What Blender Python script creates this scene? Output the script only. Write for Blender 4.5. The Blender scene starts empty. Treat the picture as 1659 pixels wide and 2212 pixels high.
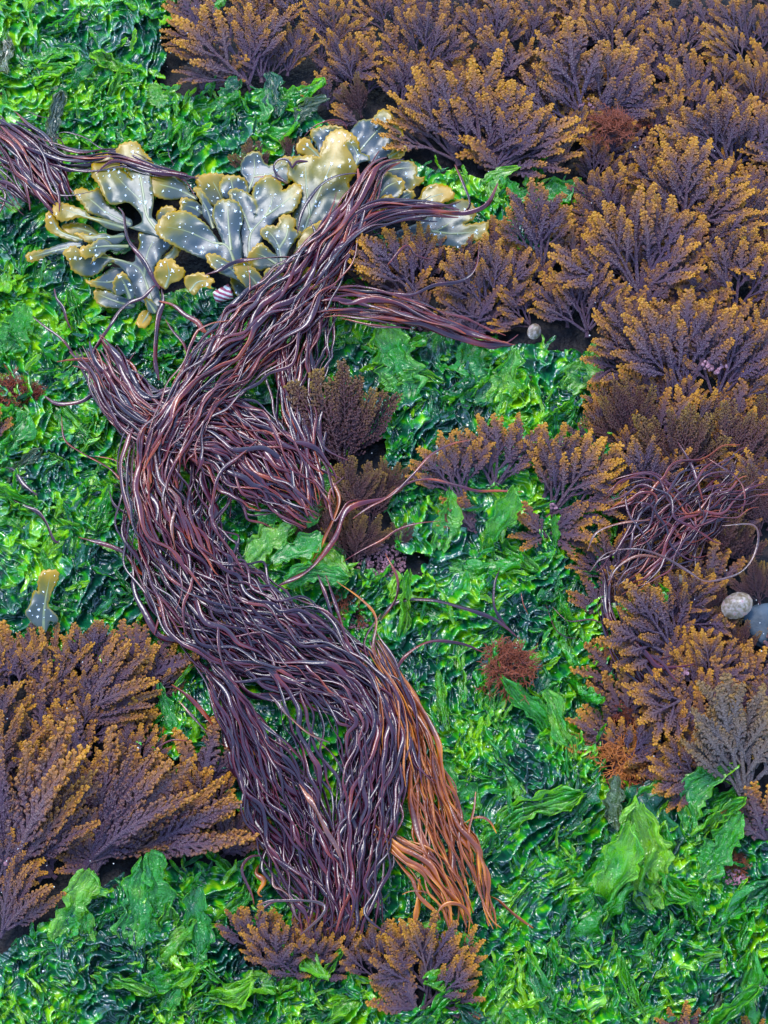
import bpy, math, random
import numpy as np
from mathutils import Vector, Matrix, noise
from mathutils.geometry import delaunay_2d_cdt

# ------------------------------------------------------------------ camera, sky, sun, exposure
W, H = 1659.0, 2212.0            # the photograph's pixel grid used for laying things out on the shore
U = 0.00045                      # metres covered by one of those pixels at the centre of the shore
TILT = math.radians(22)
DIST = 1.75
sc = bpy.context.scene
cam_d = bpy.data.cameras.new('camera'); cam = bpy.data.objects.new('camera', cam_d)
sc.collection.objects.link(cam); sc.camera = cam
cam.location = (0, -DIST*math.sin(TILT), DIST*math.cos(TILT)); cam.rotation_euler = (TILT, 0, 0)
cam_d.sensor_fit = 'HORIZONTAL'; cam_d.sensor_width = 36; cam_d.lens = 36*(DIST/U)/W
cam_d.clip_start = 0.05; cam_d.clip_end = 100

SUN_EL, SUN_AZ = 58, -25         # sun azimuth measured from +Y towards +X
wd = bpy.data.worlds.new('World'); sc.world = wd; wd.use_nodes = True
nt = wd.node_tree; bg = nt.nodes['Background']
sky = nt.nodes.new('ShaderNodeTexSky'); sky.sky_type = 'NISHITA'; sky.sun_disc = False; sky.air_density = 1.5; sky.ozone_density = 6.0; sky.dust_density = 0.3
sky.sun_elevation = math.radians(SUN_EL); sky.sun_rotation = math.radians(SUN_AZ)
nt.links.new(sky.outputs[0], bg.inputs[0]); bg.inputs[1].default_value = 0.15
sd = bpy.data.lights.new('sun', 'SUN'); sun = bpy.data.objects.new('sun', sd); sc.collection.objects.link(sun)
sd.energy = 0.8; sd.angle = math.radians(20); sd.color = (1.0, 0.97, 0.93)
el, az = math.radians(SUN_EL), math.radians(SUN_AZ)
sdir = Vector((math.cos(el)*math.sin(az), math.cos(el)*math.cos(az), math.sin(el)))
sun.rotation_euler = sdir.to_track_quat('Z', 'Y').to_euler(); sun.location = sdir*5
vs = sc.view_settings; vs.view_transform = 'Standard'; vs.look = 'None'; vs.gamma = 1; vs.use_curve_mapping = False
vs.exposure = 2.28
sc.cycles.max_bounces = 6; sc.cycles.transparent_max_bounces = 6; sc.cycles.transmission_bounces = 4
sc.cycles.caustics_reflective = False; sc.cycles.caustics_refractive = False

# ------------------------------------------------------------------ helpers
R = random.Random(7)
NR = np.random.RandomState(11)
_perm = NR.permutation(4096)
_ga = NR.rand(4096)*2*np.pi
def perlin(x, y, s=0):
    x = np.asarray(x, float); y = np.asarray(y, float)
    xi = np.floor(x).astype(int); yi = np.floor(y).astype(int); xf = x-xi; yf = y-yi
    def g(ix, iy, dx, dy):
        a = _ga[_perm[(_perm[(ix+s*131) & 4095]+iy) & 4095]]
        return np.cos(a)*dx+np.sin(a)*dy
    u = xf*xf*xf*(xf*(xf*6-15)+10); v = yf*yf*yf*(yf*(yf*6-15)+10)
    a = g(xi, yi, xf, yf); b = g(xi+1, yi, xf-1, yf); c = g(xi, yi+1, xf, yf-1); d = g(xi+1, yi+1, xf-1, yf-1)
    return (a+(b-a)*u+((c+(d-c)*u)-(a+(b-a)*u))*v)*1.4
def ridge(x, y, s=0): return 1-np.minimum(1, np.abs(perlin(x, y, s))*2.2)
def terr(px, py):                # gentle swell of the shore, in pixel units
    return 16*perlin(np.asarray(px)/420., np.asarray(py)/420., 3)+7*perlin(np.asarray(px)/160., np.asarray(py)/160., 4)
ct, st = math.cos(TILT), math.sin(TILT)
FOC = DIST/U
def P(px, py, h=0.0):            # photograph position and height (both in pixel units) -> point of the shore in metres
    px = np.asarray(px, float); py = np.asarray(py, float); h = np.asarray(h, float)*U
    a = (px-W/2)/FOC; b = -(py-H/2)/FOC
    dy = b*ct+st; dz = b*st-ct
    t = (h-DIST*ct)/dz
    return np.stack([a*t, -DIST*st+dy*t, h+0*t], -1)
def G(px, py, h=0.0): return P(px, py, terr(px, py)+h)

def link(o, parent=None, label=None, cat=None, group=None, kind=None):
    sc.collection.objects.link(o)
    if parent is not None: o.parent = parent
    for k, v in (('label', label), ('category', cat), ('group', group), ('kind', kind)):
        if v: o[k] = v
    return o
def mesh_np(name, V, F, mat=None, attrs=None, smooth=True):
    V = np.asarray(V, np.float32); F = np.asarray(F, np.int32)
    me = bpy.data.meshes.new(name)
    me.vertices.add(len(V)); me.vertices.foreach_set('co', V.ravel())
    k = F.shape[1]; me.loops.add(F.size); me.loops.foreach_set('vertex_index', F.ravel())
    me.polygons.add(len(F)); me.polygons.foreach_set('loop_start', np.arange(0, F.size, k, dtype=np.int32))
    me.polygons.foreach_set('loop_total', np.full(len(F), k, np.int32))
    if smooth: me.polygons.foreach_set('use_smooth', np.ones(len(F), bool))
    for an, av in (attrs or {}).items():
        at = me.attributes.new(an, 'FLOAT', 'POINT'); at.data.foreach_set('value', np.asarray(av, np.float32))
    me.update(calc_edges=True); me.validate()
    if mat: me.materials.append(mat)
    return me
class MB:                        # collects quads pieces with one float attribute
    def __init__(s): s.V = []; s.F = []; s.A = []; s.n = 0
    def add(s, V, F, a):
        s.V.append(V); s.F.append(np.asarray(F)+s.n); s.A.append(np.broadcast_to(np.asarray(a, float), (len(V),))); s.n += len(V)
    def mesh(s, name, mat, an='tone'): return mesh_np(name, np.concatenate(s.V), np.concatenate(s.F), mat, {an: np.concatenate(s.A)})
def empty(name, loc, **kw):
    o = bpy.data.objects.new(name, None); o.empty_display_size = 0.01; o.location = loc
    return link(o, **kw)
_fc = {}
def tube(pts, w, flat=0.5, twist=None, sides=6, cap=True):
    pts = np.asarray(pts, float); n = len(pts); w = np.broadcast_to(np.asarray(w, float), (n,))
    T = np.gradient(pts, axis=0); T /= np.linalg.norm(T, axis=1, keepdims=True)+1e-12
    up = np.array([0, 0, 1.0]); S = np.cross(T, up); L = np.linalg.norm(S, axis=1, keepdims=True)
    S = np.where(L > 1e-6, S/(L+1e-12), np.array([1.0, 0, 0])); N = np.cross(S, T)
    if twist is not None:
        c = np.cos(twist)[:, None]; s_ = np.sin(twist)[:, None]; S, N = S*c+N*s_, N*c-S*s_
    a = np.arange(sides)/sides*2*np.pi
    V = pts[:, None]+w[:, None, None]*(np.cos(a)[None, :, None]*S[:, None]+flat*np.sin(a)[None, :, None]*N[:, None])
    V = V.reshape(-1, 3); key = (n, sides)
    if key not in _fc:
        i = np.arange(n-1)[:, None]*sides; j = np.arange(sides)[None]; k = (j+1) % sides
        F = np.stack([i+j, i+k, i+sides+k, i+sides+j], -1).reshape(-1, 4)
        _fc[key] = F
    return V, _fc[key]
def crom(pts, step):             # smooth curve through points, resampled at about `step`
    p = np.asarray(pts, float); n = len(p)
    q = np.vstack([2*p[0]-p[1], p, 2*p[-1]-p[-2]]); out = []
    for i in range(n-1):
        a, b, c, d = q[i:i+4]; m = max(2, int(np.linalg.norm((c-b)[:2])/step)+1)
        t = np.linspace(0, 1, m, endpoint=False)[:, None]
        out.append(0.5*((2*b)+(c-a)*t+(2*a-5*b+4*c-d)*t*t+(3*b-a-3*c+d)*t**3))
    out.append(p[-1:]); return np.vstack(out)
def inside(px, py, poly):
    px = np.asarray(px); py = np.asarray(py); r = np.zeros(px.shape, bool); n = len(poly)
    for i in range(n):
        x1, y1 = poly[i]; x2, y2 = poly[(i+1) % n]
        if y1 == y2: continue
        c = ((y1 > py) != (y2 > py)) & (px < (x2-x1)*(py-y1)/(y2-y1)+x1); r ^= c
    return r

# ------------------------------------------------------------------ materials
def mat(name):
    m = bpy.data.materials.new(name); m.use_nodes = True; n = m.node_tree
    b = n.nodes['Principled BSDF']; return m, n, b
def node(n, t, **kw):
    x = n.nodes.new(t)
    for k, v in kw.items(): setattr(x, k, v)
    return x
def ramp(n, fac, stops):
    r = node(n, 'ShaderNodeValToRGB'); e = r.color_ramp.elements
    while len(e) < len(stops): e.new(0.5)
    for i, (p, c) in enumerate(stops): e[i].position = p; e[i].color = (*c, 1)
    n.links.new(fac, r.inputs[0]); return r.outputs[0]
def tex(n, scale, detail=2, coord='Object', dist=0):
    tc = node(n, 'ShaderNodeTexCoord'); t = node(n, 'ShaderNodeTexNoise'); t.inputs['Scale'].default_value = scale
    t.inputs['Detail'].default_value = detail; t.inputs['Distortion'].default_value = dist
    n.links.new(tc.outputs[coord], t.inputs['Vector']); return t.outputs[0]
def math_(n, op, a, b=None, clamp=False):
    x = node(n, 'ShaderNodeMath', operation=op); x.use_clamp = clamp
    for i, v in enumerate((a, b)):
        if v is None: continue
        if isinstance(v, (int, float)): x.inputs[i].default_value = v
        else: n.links.new(v, x.inputs[i])
    return x.outputs[0]
def attr(n, name): a = node(n, 'ShaderNodeAttribute'); a.attribute_name = name; return a.outputs['Fac']
def bump(n, b, h, dist, strength=1.0):
    x = node(n, 'ShaderNodeBump'); x.inputs['Distance'].default_value = dist; x.inputs['Strength'].default_value = strength
    n.links.new(h, x.inputs['Height']); n.links.new(x.outputs[0], b.inputs['Normal']); return x.outputs[0]

def ulva_mat(name, stops, trans, tcol, rough, use_obj):
    m, n, b = mat(name)
    if use_obj:
        oi = node(n, 'ShaderNodeObjectInfo'); v = math_(n, 'ADD', math_(n, 'MULTIPLY', oi.outputs['Random'], 0.55), math_(n, 'MULTIPLY', attr(n, 'tone'), 0.45))
    else: v = attr(n, 'tone')
    v = math_(n, 'ADD', v, math_(n, 'MULTIPLY', math_(n, 'SUBTRACT', tex(n, 120, 3, 'Object', 1.0) if not use_obj else tex(n, 6, 3, 'Object'), 0.5), 0.35), True)
    c = ramp(n, v, stops); n.links.new(c, b.inputs['Base Color'])
    b.inputs['Roughness'].default_value = rough; b.inputs['IOR'].default_value = 1.5
    b.inputs['Specular IOR Level'].default_value = 0.6; b.inputs['Coat Weight'].default_value = 0.55; b.inputs['Coat Roughness'].default_value = 0.28; b.inputs['Coat IOR'].default_value = 1.6
    nb = bump(n, b, tex(n, 190, 2, 'Object', 1.2) if not use_obj else tex(n, 7, 2, 'Object', 1.2), 0.0012 if not use_obj else 0.03, 0.5)
    tr = node(n, 'ShaderNodeBsdfTranslucent'); n.links.new(ramp(n, v, tcol), tr.inputs[0]); n.links.new(nb, tr.inputs['Normal'])
    mx = node(n, 'ShaderNodeMixShader'); mx.inputs[0].default_value = trans
    n.links.new(b.outputs[0], mx.inputs[1]); n.links.new(tr.outputs[0], mx.inputs[2])
    n.links.new(mx.outputs[0], n.nodes['Material Output'].inputs[0]); return m
DKG, MDG, BRG, YLG = (0.002, 0.026, 0.020), (0.002, 0.080, 0.028), (0.022, 0.26, 0.004), (0.26, 0.50, 0.004)
M_mat = ulva_mat('wet_sea_lettuce_mat', [(0, DKG), (0.4, MDG), (0.68, BRG), (1, YLG)], 0.26,
                 [(0, (0.01, 0.14, 0.04)), (0.5, (0.06, 0.55, 0.02)), (1, (0.5, 0.95, 0.01))], 0.15, False)
M_blade = ulva_mat('wet_sea_lettuce_blade', [(0, DKG), (0.3, MDG), (0.6, BRG), (1, YLG)], 0.42,
                   [(0, (0.02, 0.2, 0.02)), (0.5, (0.10, 0.6, 0.02)), (1, (0.45, 0.85, 0.04))], 0.2, True)
M_bright = ulva_mat('bright_sea_lettuce_blade', [(0, (0.02, 0.19, 0.008)), (0.5, BRG), (1, (0.30, 0.5, 0.01))], 0.45,
                   [(0, (0.12, 0.6, 0.02)), (1, (0.5, 0.9, 0.06))], 0.25, True)
M_pale = ulva_mat('brownish_sea_lettuce_blade', [(0, (0.05, 0.05, 0.035)), (1, (0.12, 0.17, 0.05))], 0.3,
                   [(0, (0.12, 0.12, 0.04)), (1, (0.3, 0.4, 0.06))], 0.2, True)

def weed_mat(name, stops, rough, nscale, bdist, orange_obj=0.25, spec=0.5):
    m, n, b = mat(name); oi = node(n, 'ShaderNodeObjectInfo')
    v = math_(n, 'ADD', attr(n, 'tone'), math_(n, 'MULTIPLY', math_(n, 'SUBTRACT', oi.outputs['Random'], 0.5), orange_obj))
    v = math_(n, 'ADD', v, math_(n, 'MULTIPLY', math_(n, 'SUBTRACT', tex(n, nscale*0.25, 2), 0.5), 0.5), True)
    n.links.new(ramp(n, v, stops), b.inputs['Base Color']); b.inputs['Roughness'].default_value = rough
    b.inputs['Specular IOR Level'].default_value = spec
    bump(n, b, tex(n, nscale, 3), bdist, 0.5); return m
M_dulse = weed_mat('knobbly_branched_weed', [(0, (0.056, 0.024, 0.044)), (0.34, (0.095, 0.038, 0.042)), (0.54, (0.17, 0.058, 0.020)), (0.76, (0.33, 0.115, 0.009)), (1, (0.50, 0.20, 0.006))], 0.3, 60, 0.03, 0.34, 0.4); M_dulse.node_tree.nodes['Principled BSDF'].inputs['Coat Weight'].default_value = 0.06; M_dulse.node_tree.nodes['Principled BSDF'].inputs['Coat Roughness'].default_value = 0.12
M_bushy = weed_mat('fine_bushy_weed', [(0, (0.038, 0.013, 0.020)), (0.45, (0.075, 0.024, 0.020)), (0.75, (0.13, 0.058, 0.016)), (1, (0.22, 0.11, 0.01))], 0.3, 60, 0.02, 0.25, 0.3)
M_olive = weed_mat('olive_branched_weed', [(0, (0.065, 0.042, 0.042)), (0.5, (0.11, 0.06, 0.035)), (1, (0.23, 0.11, 0.02))], 0.4, 60, 0.03)
M_red = weed_mat('wiry_red_weed', [(0, (0.035, 0.008, 0.012)), (0.5, (0.08, 0.014, 0.012)), (1, (0.24, 0.045, 0.012))], 0.35, 40, 0.01)
M_strand = weed_mat('dark_glossy_strand', [(0, (0.015, 0.004, 0.011)), (0.38, (0.046, 0.006, 0.014)), (0.72, (0.110, 0.012, 0.011)), (1, (0.22, 0.034, 0.004))], 0.19, 350, 0.0004, 0.65, 0.38)
M_orange = weed_mat('amber_strand', [(0, (0.06, 0.010, 0.006)), (0.5, (0.22, 0.042, 0.003)), (1, (0.50, 0.16, 0.004))], 0.26, 350, 0.0006, 0.6, 0.4)

m, n, b = mat('wrack_blade'); M_wrack = m
v = math_(n, 'ADD', attr(n, 'tone'), math_(n, 'MULTIPLY', math_(n, 'SUBTRACT', tex(n, 90, 3), 0.5), 0.35), True)
n.links.new(ramp(n, v, [(0, (0.030, 0.043, 0.052)), (0.3, (0.048, 0.058, 0.040)), (0.5, (0.13, 0.10, 0.004)), (1, (0.33, 0.165, 0.0005))]), b.inputs['Base Color'])
b.inputs['Roughness'].default_value = 0.3; b.inputs['Specular IOR Level'].default_value = 0.36
nb = bump(n, b, tex(n, 300, 3), 0.0004, 0.3)
tr = node(n, 'ShaderNodeBsdfTranslucent'); n.links.new(ramp(n, v, [(0, (0.12, 0.13, 0.06)), (1, (0.6, 0.38, 0.01))]), tr.inputs[0])
mx = node(n, 'ShaderNodeMixShader'); mx.inputs[0].default_value = 0.1
n.links.new(b.outputs[0], mx.inputs[1]); n.links.new(tr.outputs[0], mx.inputs[2]); n.links.new(mx.outputs[0], n.nodes['Material Output'].inputs[0])
M_rib, n, b = mat('wrack_midrib'); b.inputs['Base Color'].default_value = (0.22, 0.23, 0.09, 1); b.inputs['Roughness'].default_value = 0.35
n.links.new(ramp(n, tex(n, 90, 2), [(0.3, (0.085, 0.10, 0.06)), (0.7, (0.17, 0.17, 0.045))]), b.inputs['Base Color'])
M_hair, n, b = mat('white_hairs'); b.inputs['Base Color'].default_value = (0.86, 0.88, 0.9, 1); b.inputs['Roughness'].default_value = 0.5
m, n, b = mat('wet_dark_rock'); M_rock = m
n.links.new(ramp(n, tex(n, 40, 6), [(0.35, (0.003, 0.002, 0.003)), (0.6, (0.009, 0.006, 0.007)), (0.8, (0.03, 0.014, 0.012))]), b.inputs['Base Color'])
b.inputs['Roughness'].default_value = 0.5; b.inputs['Specular IOR Level'].default_value = 0.12; bump(n, b, tex(n, 160, 6), 0.004, 0.8)
m, n, b = mat('grey_stone'); M_stone = m
b.inputs['Specular IOR Level'].default_value = 0.15; n.links.new(ramp(n, tex(n, 60, 5), [(0.3, (0.018, 0.026, 0.034)), (0.7, (0.05, 0.065, 0.08))]), b.inputs['Base Color'])
b.inputs['Roughness'].default_value = 0.5; bump(n, b, tex(n, 120, 5), 0.002, 0.6)
m, n, b = mat('pink_coralline_crust'); M_pink = m
n.links.new(ramp(n, tex(n, 300, 3), [(0.35, (0.05, 0.016, 0.02)), (0.6, (0.20, 0.07, 0.09)), (0.8, (0.45, 0.25, 0.28))]), b.inputs['Base Color']); b.inputs['Roughness'].default_value = 0.55
m, n, b = mat('limpet_shell'); M_limpet = m
n.links.new(ramp(n, tex(n, 250, 4), [(0.35, (0.10, 0.06, 0.03)), (0.48, (0.17, 0.12, 0.08)), (0.6, (0.27, 0.2, 0.17)), (0.72, (0.3, 0.1, 0.09))]), b.inputs['Base Color']); b.inputs['Roughness'].default_value = 0.4
bump(n, b, tex(n, 500, 2), 0.0003, 0.4)
m, n, b = mat('striped_shell'); M_stripe = m
tc = node(n, 'ShaderNodeTexCoord'); wv = node(n, 'ShaderNodeTexWave'); wv.bands_direction = 'DIAGONAL'; wv.inputs['Scale'].default_value = 85; wv.inputs['Distortion'].default_value = 2.0
n.links.new(tc.outputs['Object'], wv.inputs[0]); n.links.new(ramp(n, wv.outputs[1], [(0.3, (0.62, 0.58, 0.5)), (0.55, (0.5, 0.1, 0.12)), (0.8, (0.3, 0.04, 0.08))]), b.inputs['Base Color']); b.inputs['Roughness'].default_value = 0.4

# ------------------------------------------------------------------ the shore: rock sheet
def warp(t): return np.sign(t)*(np.abs(t)*0.62+np.abs(t)**5*30)
g = np.linspace(-1, 1, 420); gx, gy = np.meshgrid(warp(g), warp(g), indexing='ij')
kx, ky = gx/U+W/2, H/2-gy/U
z = (terr(kx, ky)-20+10*perlin(kx/60, ky/60, 21)+5*perlin(kx/22, ky/22, 22))*U
i = np.arange(419); a = (i[:, None]*420+i[None]).ravel()
me = mesh_np('ground', np.stack([gx, gy, z], -1).reshape(-1, 3), np.stack([a, a+420, a+421, a+1], -1), M_rock)
link(bpy.data.objects.new('ground', me), kind='structure')

# ------------------------------------------------------------------ sea lettuce mat
BARE = [
 [(480,-600),(2300,-600),(2300,1760),(1900,1740),(1650,1760),(1600,1770),(1540,1700),(1440,1680),(1400,1720),(1310,1740),(1290,1600),(1330,1500),(1350,1400),(1300,1330),(1310,1200),(1330,1120),(1300,930),(1290,860),(1280,760),(1150,740),(960,720),(800,690),(780,570),(1000,540),(1060,560),(1240,500),(1250,380),(1100,405),(1000,370),(880,350),(700,265),(640,185),(540,195),(420,205),(320,180),(350,120),(340,60),(400,20)],
 [(-300,1400),(390,1420),(350,1540),(280,1590),(320,1620),(440,1640),(540,1800),(520,1860),(330,1870),(150,1950),(0,2050),(-300,2060)],
 [(500,2010),(1000,2010),(1000,2140),(920,2180),(850,2140),(700,2090),(530,2080)],
 [(215,470),(300,400),(420,420),(560,400),(640,380),(720,300),(860,330),(1000,500),(820,520),(700,640),(560,660),(430,610),(300,640),(220,600)],
 [(660,960),(820,940),(850,1180),(930,1190),(900,1240),(760,1230),(700,1120)]]
def mat_tone(x, y):
    t = 0.38+0.6*perlin(x/150, y/150, 31)+0.6*np.maximum(0, ridge((x*0.8+y*0.6)/42, (y*0.8-x*0.6)/110, 32)-0.62)*1.6+0.42*perlin(x/24, y/24, 33)+0.25*perlin(x/9, y/9, 34)
    t = t+0.28*np.exp(-(((x-60)/240)**2+((y-120)/200)**2))+0.3*np.exp(-(((x-20)/90)**2+((y-740)/120)**2))+0.3*np.exp(-(((x-120)/160)**2+((y-930)/60)**2))
    t = t+0.35*np.exp(-(((x-1180)/110)**2+((y-430)/50)**2))+0.25*np.exp(-(((x-1230)/60)**2+((y-830)/80)**2))+0.25*np.exp(-(((x-1100)/150)**2+((y-1250)/60)**2))
    t = t-0.22*np.exp(-(((x-230)/250)**2+((y-2060)/130)**2))-0.2*np.exp(-(((x-1200)/120)**2+((y-1830)/130)**2))-0.2*np.exp(-(((x-850)/90)**2+((y-850)/130)**2))
    return np.clip(t, 0, 1)
def folds(x, y):
    wx = x+34*perlin(x/80, y/80, 41)+10*perlin(x/28, y/28, 42); wy = y+34*perlin(x/80, y/80, 43)+10*perlin(x/28, y/28, 44)
    wx = wx+60*perlin(x/260, y/260, 45); wy = wy+60*perlin(x/260, y/260, 53)
    c, s = math.cos(0.85), math.sin(0.85); A = wx*c-wy*s; B = wx*s+wy*c; c2, s2 = math.cos(1.7), math.sin(1.7); A2 = wx*c2-wy*s2; B2 = wx*s2+wy*c2
    bil = np.abs(perlin(wx/52, wy/52, 50))
    m1 = np.clip(0.5+1.6*perlin(x/170, y/170, 54), 0, 1)
    f1 = ridge(B/44, A/115, 46)**2.2; f2 = ridge(B2/31, A2/70, 47)**2.5; f3 = ridge(wx/24, wy/30, 55)**2.5
    return 21*f1*(0.4+m1)+15*f2*(1.3-m1)+8*f3+7*np.minimum(bil*1.6, 1)+3.6*ridge(B/11, A/20, 48)**2+1.0*perlin(x/7, y/7, 49)
xs = np.arange(-520, 2180, 1.85); ys = np.arange(-480, 2700, 2.05); X, Y = np.meshgrid(xs, ys, indexing='ij')
hh = folds(X, Y); keep = np.ones(X.shape, bool)
jx = X+14*perlin(X/40, Y/40, 51); jy = Y+14*perlin(X/40, Y/40, 52)
for p in BARE: keep &= ~inside(jx, jy, p)
lean = hh*0.5
V = P(X+lean*0.7, Y+lean*0.6, terr(X, Y)+hh-14)
nx, ny = X.shape; a = (np.arange(nx-1)[:, None]*ny+np.arange(ny-1)[None]); F = np.stack([a, a+1, a+ny+1, a+ny], -1)
kf = keep[:-1, :-1] & keep[1:, 1:]; F = F[kf]
used = np.zeros(nx*ny, bool); used[F.ravel()] = True; remap = np.cumsum(used)-1
me = mesh_np('sea_lettuce_mat', V.reshape(-1, 3)[used], remap[F], M_mat, {'tone': np.clip(mat_tone(X, Y)*0.85+0.3*(ridge((X*0.66+Y*0.75)/16, (Y*0.66-X*0.75)/55, 35)-0.45)+0.12, 0, 1).ravel()[used]})
link(bpy.data.objects.new('sea_lettuce_mat', me), kind='stuff', label='crumpled wet green sea lettuce carpeting the rock under everything else', cat='sea lettuce')

# sea lettuce blades ------------------------------------------------
def blade_proto(i):
    r = np.random.RandomState(100+i); nu, nv = 30, 21
    u, v = np.meshgrid(np.linspace(0, 1, nu), np.linspace(-1, 1, nv), indexing='ij')
    asp = r.uniform(0.13, 0.42)
    prof = (np.sin(np.pi*np.clip(u*0.9+0.08, 0, 1))**0.5)*(1+0.6*perlin(u*3.5+i*9, v*0+np.sign(v)*3.3, 61+i)+0.55*perlin(u*9+i*9, v*0+np.sign(v)*5.3, 62+i))
    wd_ = asp*np.clip(prof, 0.12, 2)
    x = v*wd_+0.3*perlin(u*1.4+i*5, u*0+.5, 71); y = u+0.10*perlin(v*2, u*3+i, 72)
    k1 = r.uniform(2.2, 3.6)
    z = 0.15*ridge(v*asp*k1*5+i*7+0.5*perlin(u*2, v+i, 77), u*1.1, 73)+0.07*ridge(v*asp*14+i*3, u*3, 76)+0.09*np.sin(u*r.uniform(7, 14)+r.uniform(0, 6)+v)*np.abs(v)**2*asp*2+r.uniform(-0.3, 0.8)*asp*v*v+0.05*perlin(u*4, v*2+i, 74)
    x = x*(1-0.5*np.abs(v)*r.rand())
    z = z+r.uniform(-0.2, 0.35)*u*u
    V = np.stack([x, y, z-z[0, nv//2]], -1).reshape(-1, 3)
    a = (np.arange(nu-1)[:, None]*nv+np.arange(nv-1)[None]).ravel(); F = np.stack([a, a+nv, a+nv+1, a+1], -1)
    tone = np.clip(0.5+0.5*perlin(x*4, y*4+i, 75)+0.25*np.abs(v)**3, 0, 1).ravel()
    return V, F, tone
BP = [blade_proto(i) for i in range(18)]
def small(b_):
    V, F, t_ = b_; g_ = np.arange(630).reshape(30, 21)[np.r_[0:29:2, 29]][:, ::2]; k = g_.ravel(); a = (np.arange(15)[:, None]*11+np.arange(10)[None]).ravel()
    return V[k], np.stack([a, a+11, a+12, a+1], -1), t_[k]
BS = [small(b_) for b_ in BP]
def bmesh_for(i, m): return mesh_np('sea_lettuce_blade', *BP[i][:2], m, {'tone': BP[i][2]})
BM = [bmesh_for(i, M_blade) for i in range(18)]; BB = [bmesh_for(i, M_bright) for i in range(18)]; BPm = [bmesh_for(i, M_pale) for i in range(18)]
def lay(px, py, h, ang, pitch, roll, s):      # matrix: local +Y points along ang (degrees, 90 = up the picture)
    loc = Vector(G(px, py, h))
    return Matrix.Translation(loc) @ Matrix.Rotation(math.radians(ang-90), 4, 'Z') @ Matrix.Rotation(math.radians(pitch), 4, 'X') @ Matrix.Rotation(math.radians(roll), 4, 'Y') @ Matrix.Diagonal((s[0]*U, s[1]*U, s[2]*U, 1))
REG = [('at the upper left above the brown strands', lambda x, y: y < 420 and x < 760), ('in the bright pocket between the wrack and the knobbly brown fronds', lambda x, y: y < 560 and x >= 760),
       ('at the left edge beside the wrack and the strands', lambda x, y: y < 1000 and x < 480), ('left of the curving rope of dark strands', lambda x, y: y < 1420 and x < 480),
       ('in the hollow enclosed by the rope of dark strands', lambda x, y: y < 1420 and x < 760), ('right of the upper rope of dark strands', lambda x, y: y < 1100 and x >= 480),
       ('around the small red tuft in the middle right', lambda x, y: y < 1600 and x >= 760), ('between the amber strands and the lower right brown fronds', lambda x, y: y < 2000 and x >= 930),
       ('among the lower dark strands', lambda x, y: y < 2000), ('along the bottom edge left of the low brown fronds', lambda x, y: x < 520), ('along the bottom edge under the low brown fronds', lambda x, y: x < 1000), ('in the bottom right corner area', lambda x, y: True)]
def region(x, y):
    for nme, f in REG:
        if f(x, y): return nme
def bare(x, y): return any(bool(inside(np.array([x]), np.array([y]), p)[0]) for p in BARE)
COVER = [[(880,330),(980,440),(1080,450),(1000,500),(820,500),(740,640),(1120,730),(1110,760),(700,720),(700,1110),(560,1020),(440,940),(450,1150),(700,1390),(860,1530),(870,1700),(780,2040),(680,2040),(460,1560),(420,1400),(290,1200),(280,960),(160,760),(210,740),(380,860),(560,640),(700,430),(800,340)],
 [(60,540),(100,450),(230,330),(400,370),(520,350),(640,330),(690,270),(820,230),(880,310),(1050,480),(1030,540),(800,520),(690,640),(500,680),(320,700),(180,640)],
 [(-50,220),(160,340),(440,380),(180,470),(-50,470)], [(800,1380),(860,1400),(960,1680),(1060,1980),(990,2030),(900,1900),(800,1800),(880,1700)]]
def covered(x, y): return any(bool(inside(np.array([x]), np.array([y]), p)[0]) for p in COVER)
cand = []
while len(cand) < 3300:
    x, y = R.uniform(-60, 1720), R.uniform(-60, 2280)
    if bare(x, y): continue
    if len(cand) > 258 and R.random() > 0.12+1.3*float(mat_tone(np.array(x), np.array(y))): continue
    cand.append((x, y))
stuff = MB(); 
for k, (x, y) in enumerate(cand):
    t = float(mat_tone(np.array(x), np.array(y))); big = k < 258
    ang = R.gauss(60, 40) if x > 900 and y > 1300 else R.gauss(30, 55)
    if R.random() < 0.25: ang += 180
    i = R.randrange(18); L = R.uniform(70, 150) if big else R.uniform(18, 62)
    cv_ = covered(x, y) or covered(x+L*.6*math.cos(math.radians(ang)), y-L*.6*math.sin(math.radians(ang)))
    if big and y > 1750 and x > 900: L *= 1.35
    if cv_ and big and R.random() < 0.6: L *= 0.6
    M = lay(x, y, -4 if cv_ else R.uniform(2, 12), ang, R.uniform(0, 5) if cv_ else R.uniform(0, 20) if big else R.uniform(-5, 38), R.gauss(0, 4 if cv_ else 20), (L*(0.8 if big else 0.62), L, L*(0.35 if cv_ else R.uniform(0.6, 1.0))))
    if big:
        br = R.random() < t*0.8
        pl = (not br) and R.random() < 0.07
        o = bpy.data.objects.new('sea_lettuce_blade', (BB if br else BPm if pl else BM)[i]); o.matrix_world = M
        link(o, label='%s blade %s' % ('bright ruffled' if br else 'brownish translucent' if pl else 'dark glossy', region(x, y)), cat='sea lettuce', group='sea lettuce blades on the mat')
    else:
        V, F, tn = BS[i]; Mn = np.array(M)
        stuff.add(V @ Mn[:3, :3].T+Mn[:3, 3], F, np.clip(tn*0.5+t*0.8+R.uniform(-0.4, 0.3), 0, 1))
M_small = ulva_mat('small_sea_lettuce', [(0, DKG), (0.4, MDG), (0.68, BRG), (1, YLG)], 0.35,
                   [(0, (0.02, 0.2, 0.02)), (0.5, (0.10, 0.6, 0.02)), (1, (0.45, 0.85, 0.04))], 0.18, False)
link(bpy.data.objects.new('small_sea_lettuce', stuff.mesh('small_sea_lettuce', M_small)), kind='stuff', label='countless small curled scraps of sea lettuce covering the green mat', cat='sea lettuce')
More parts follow.
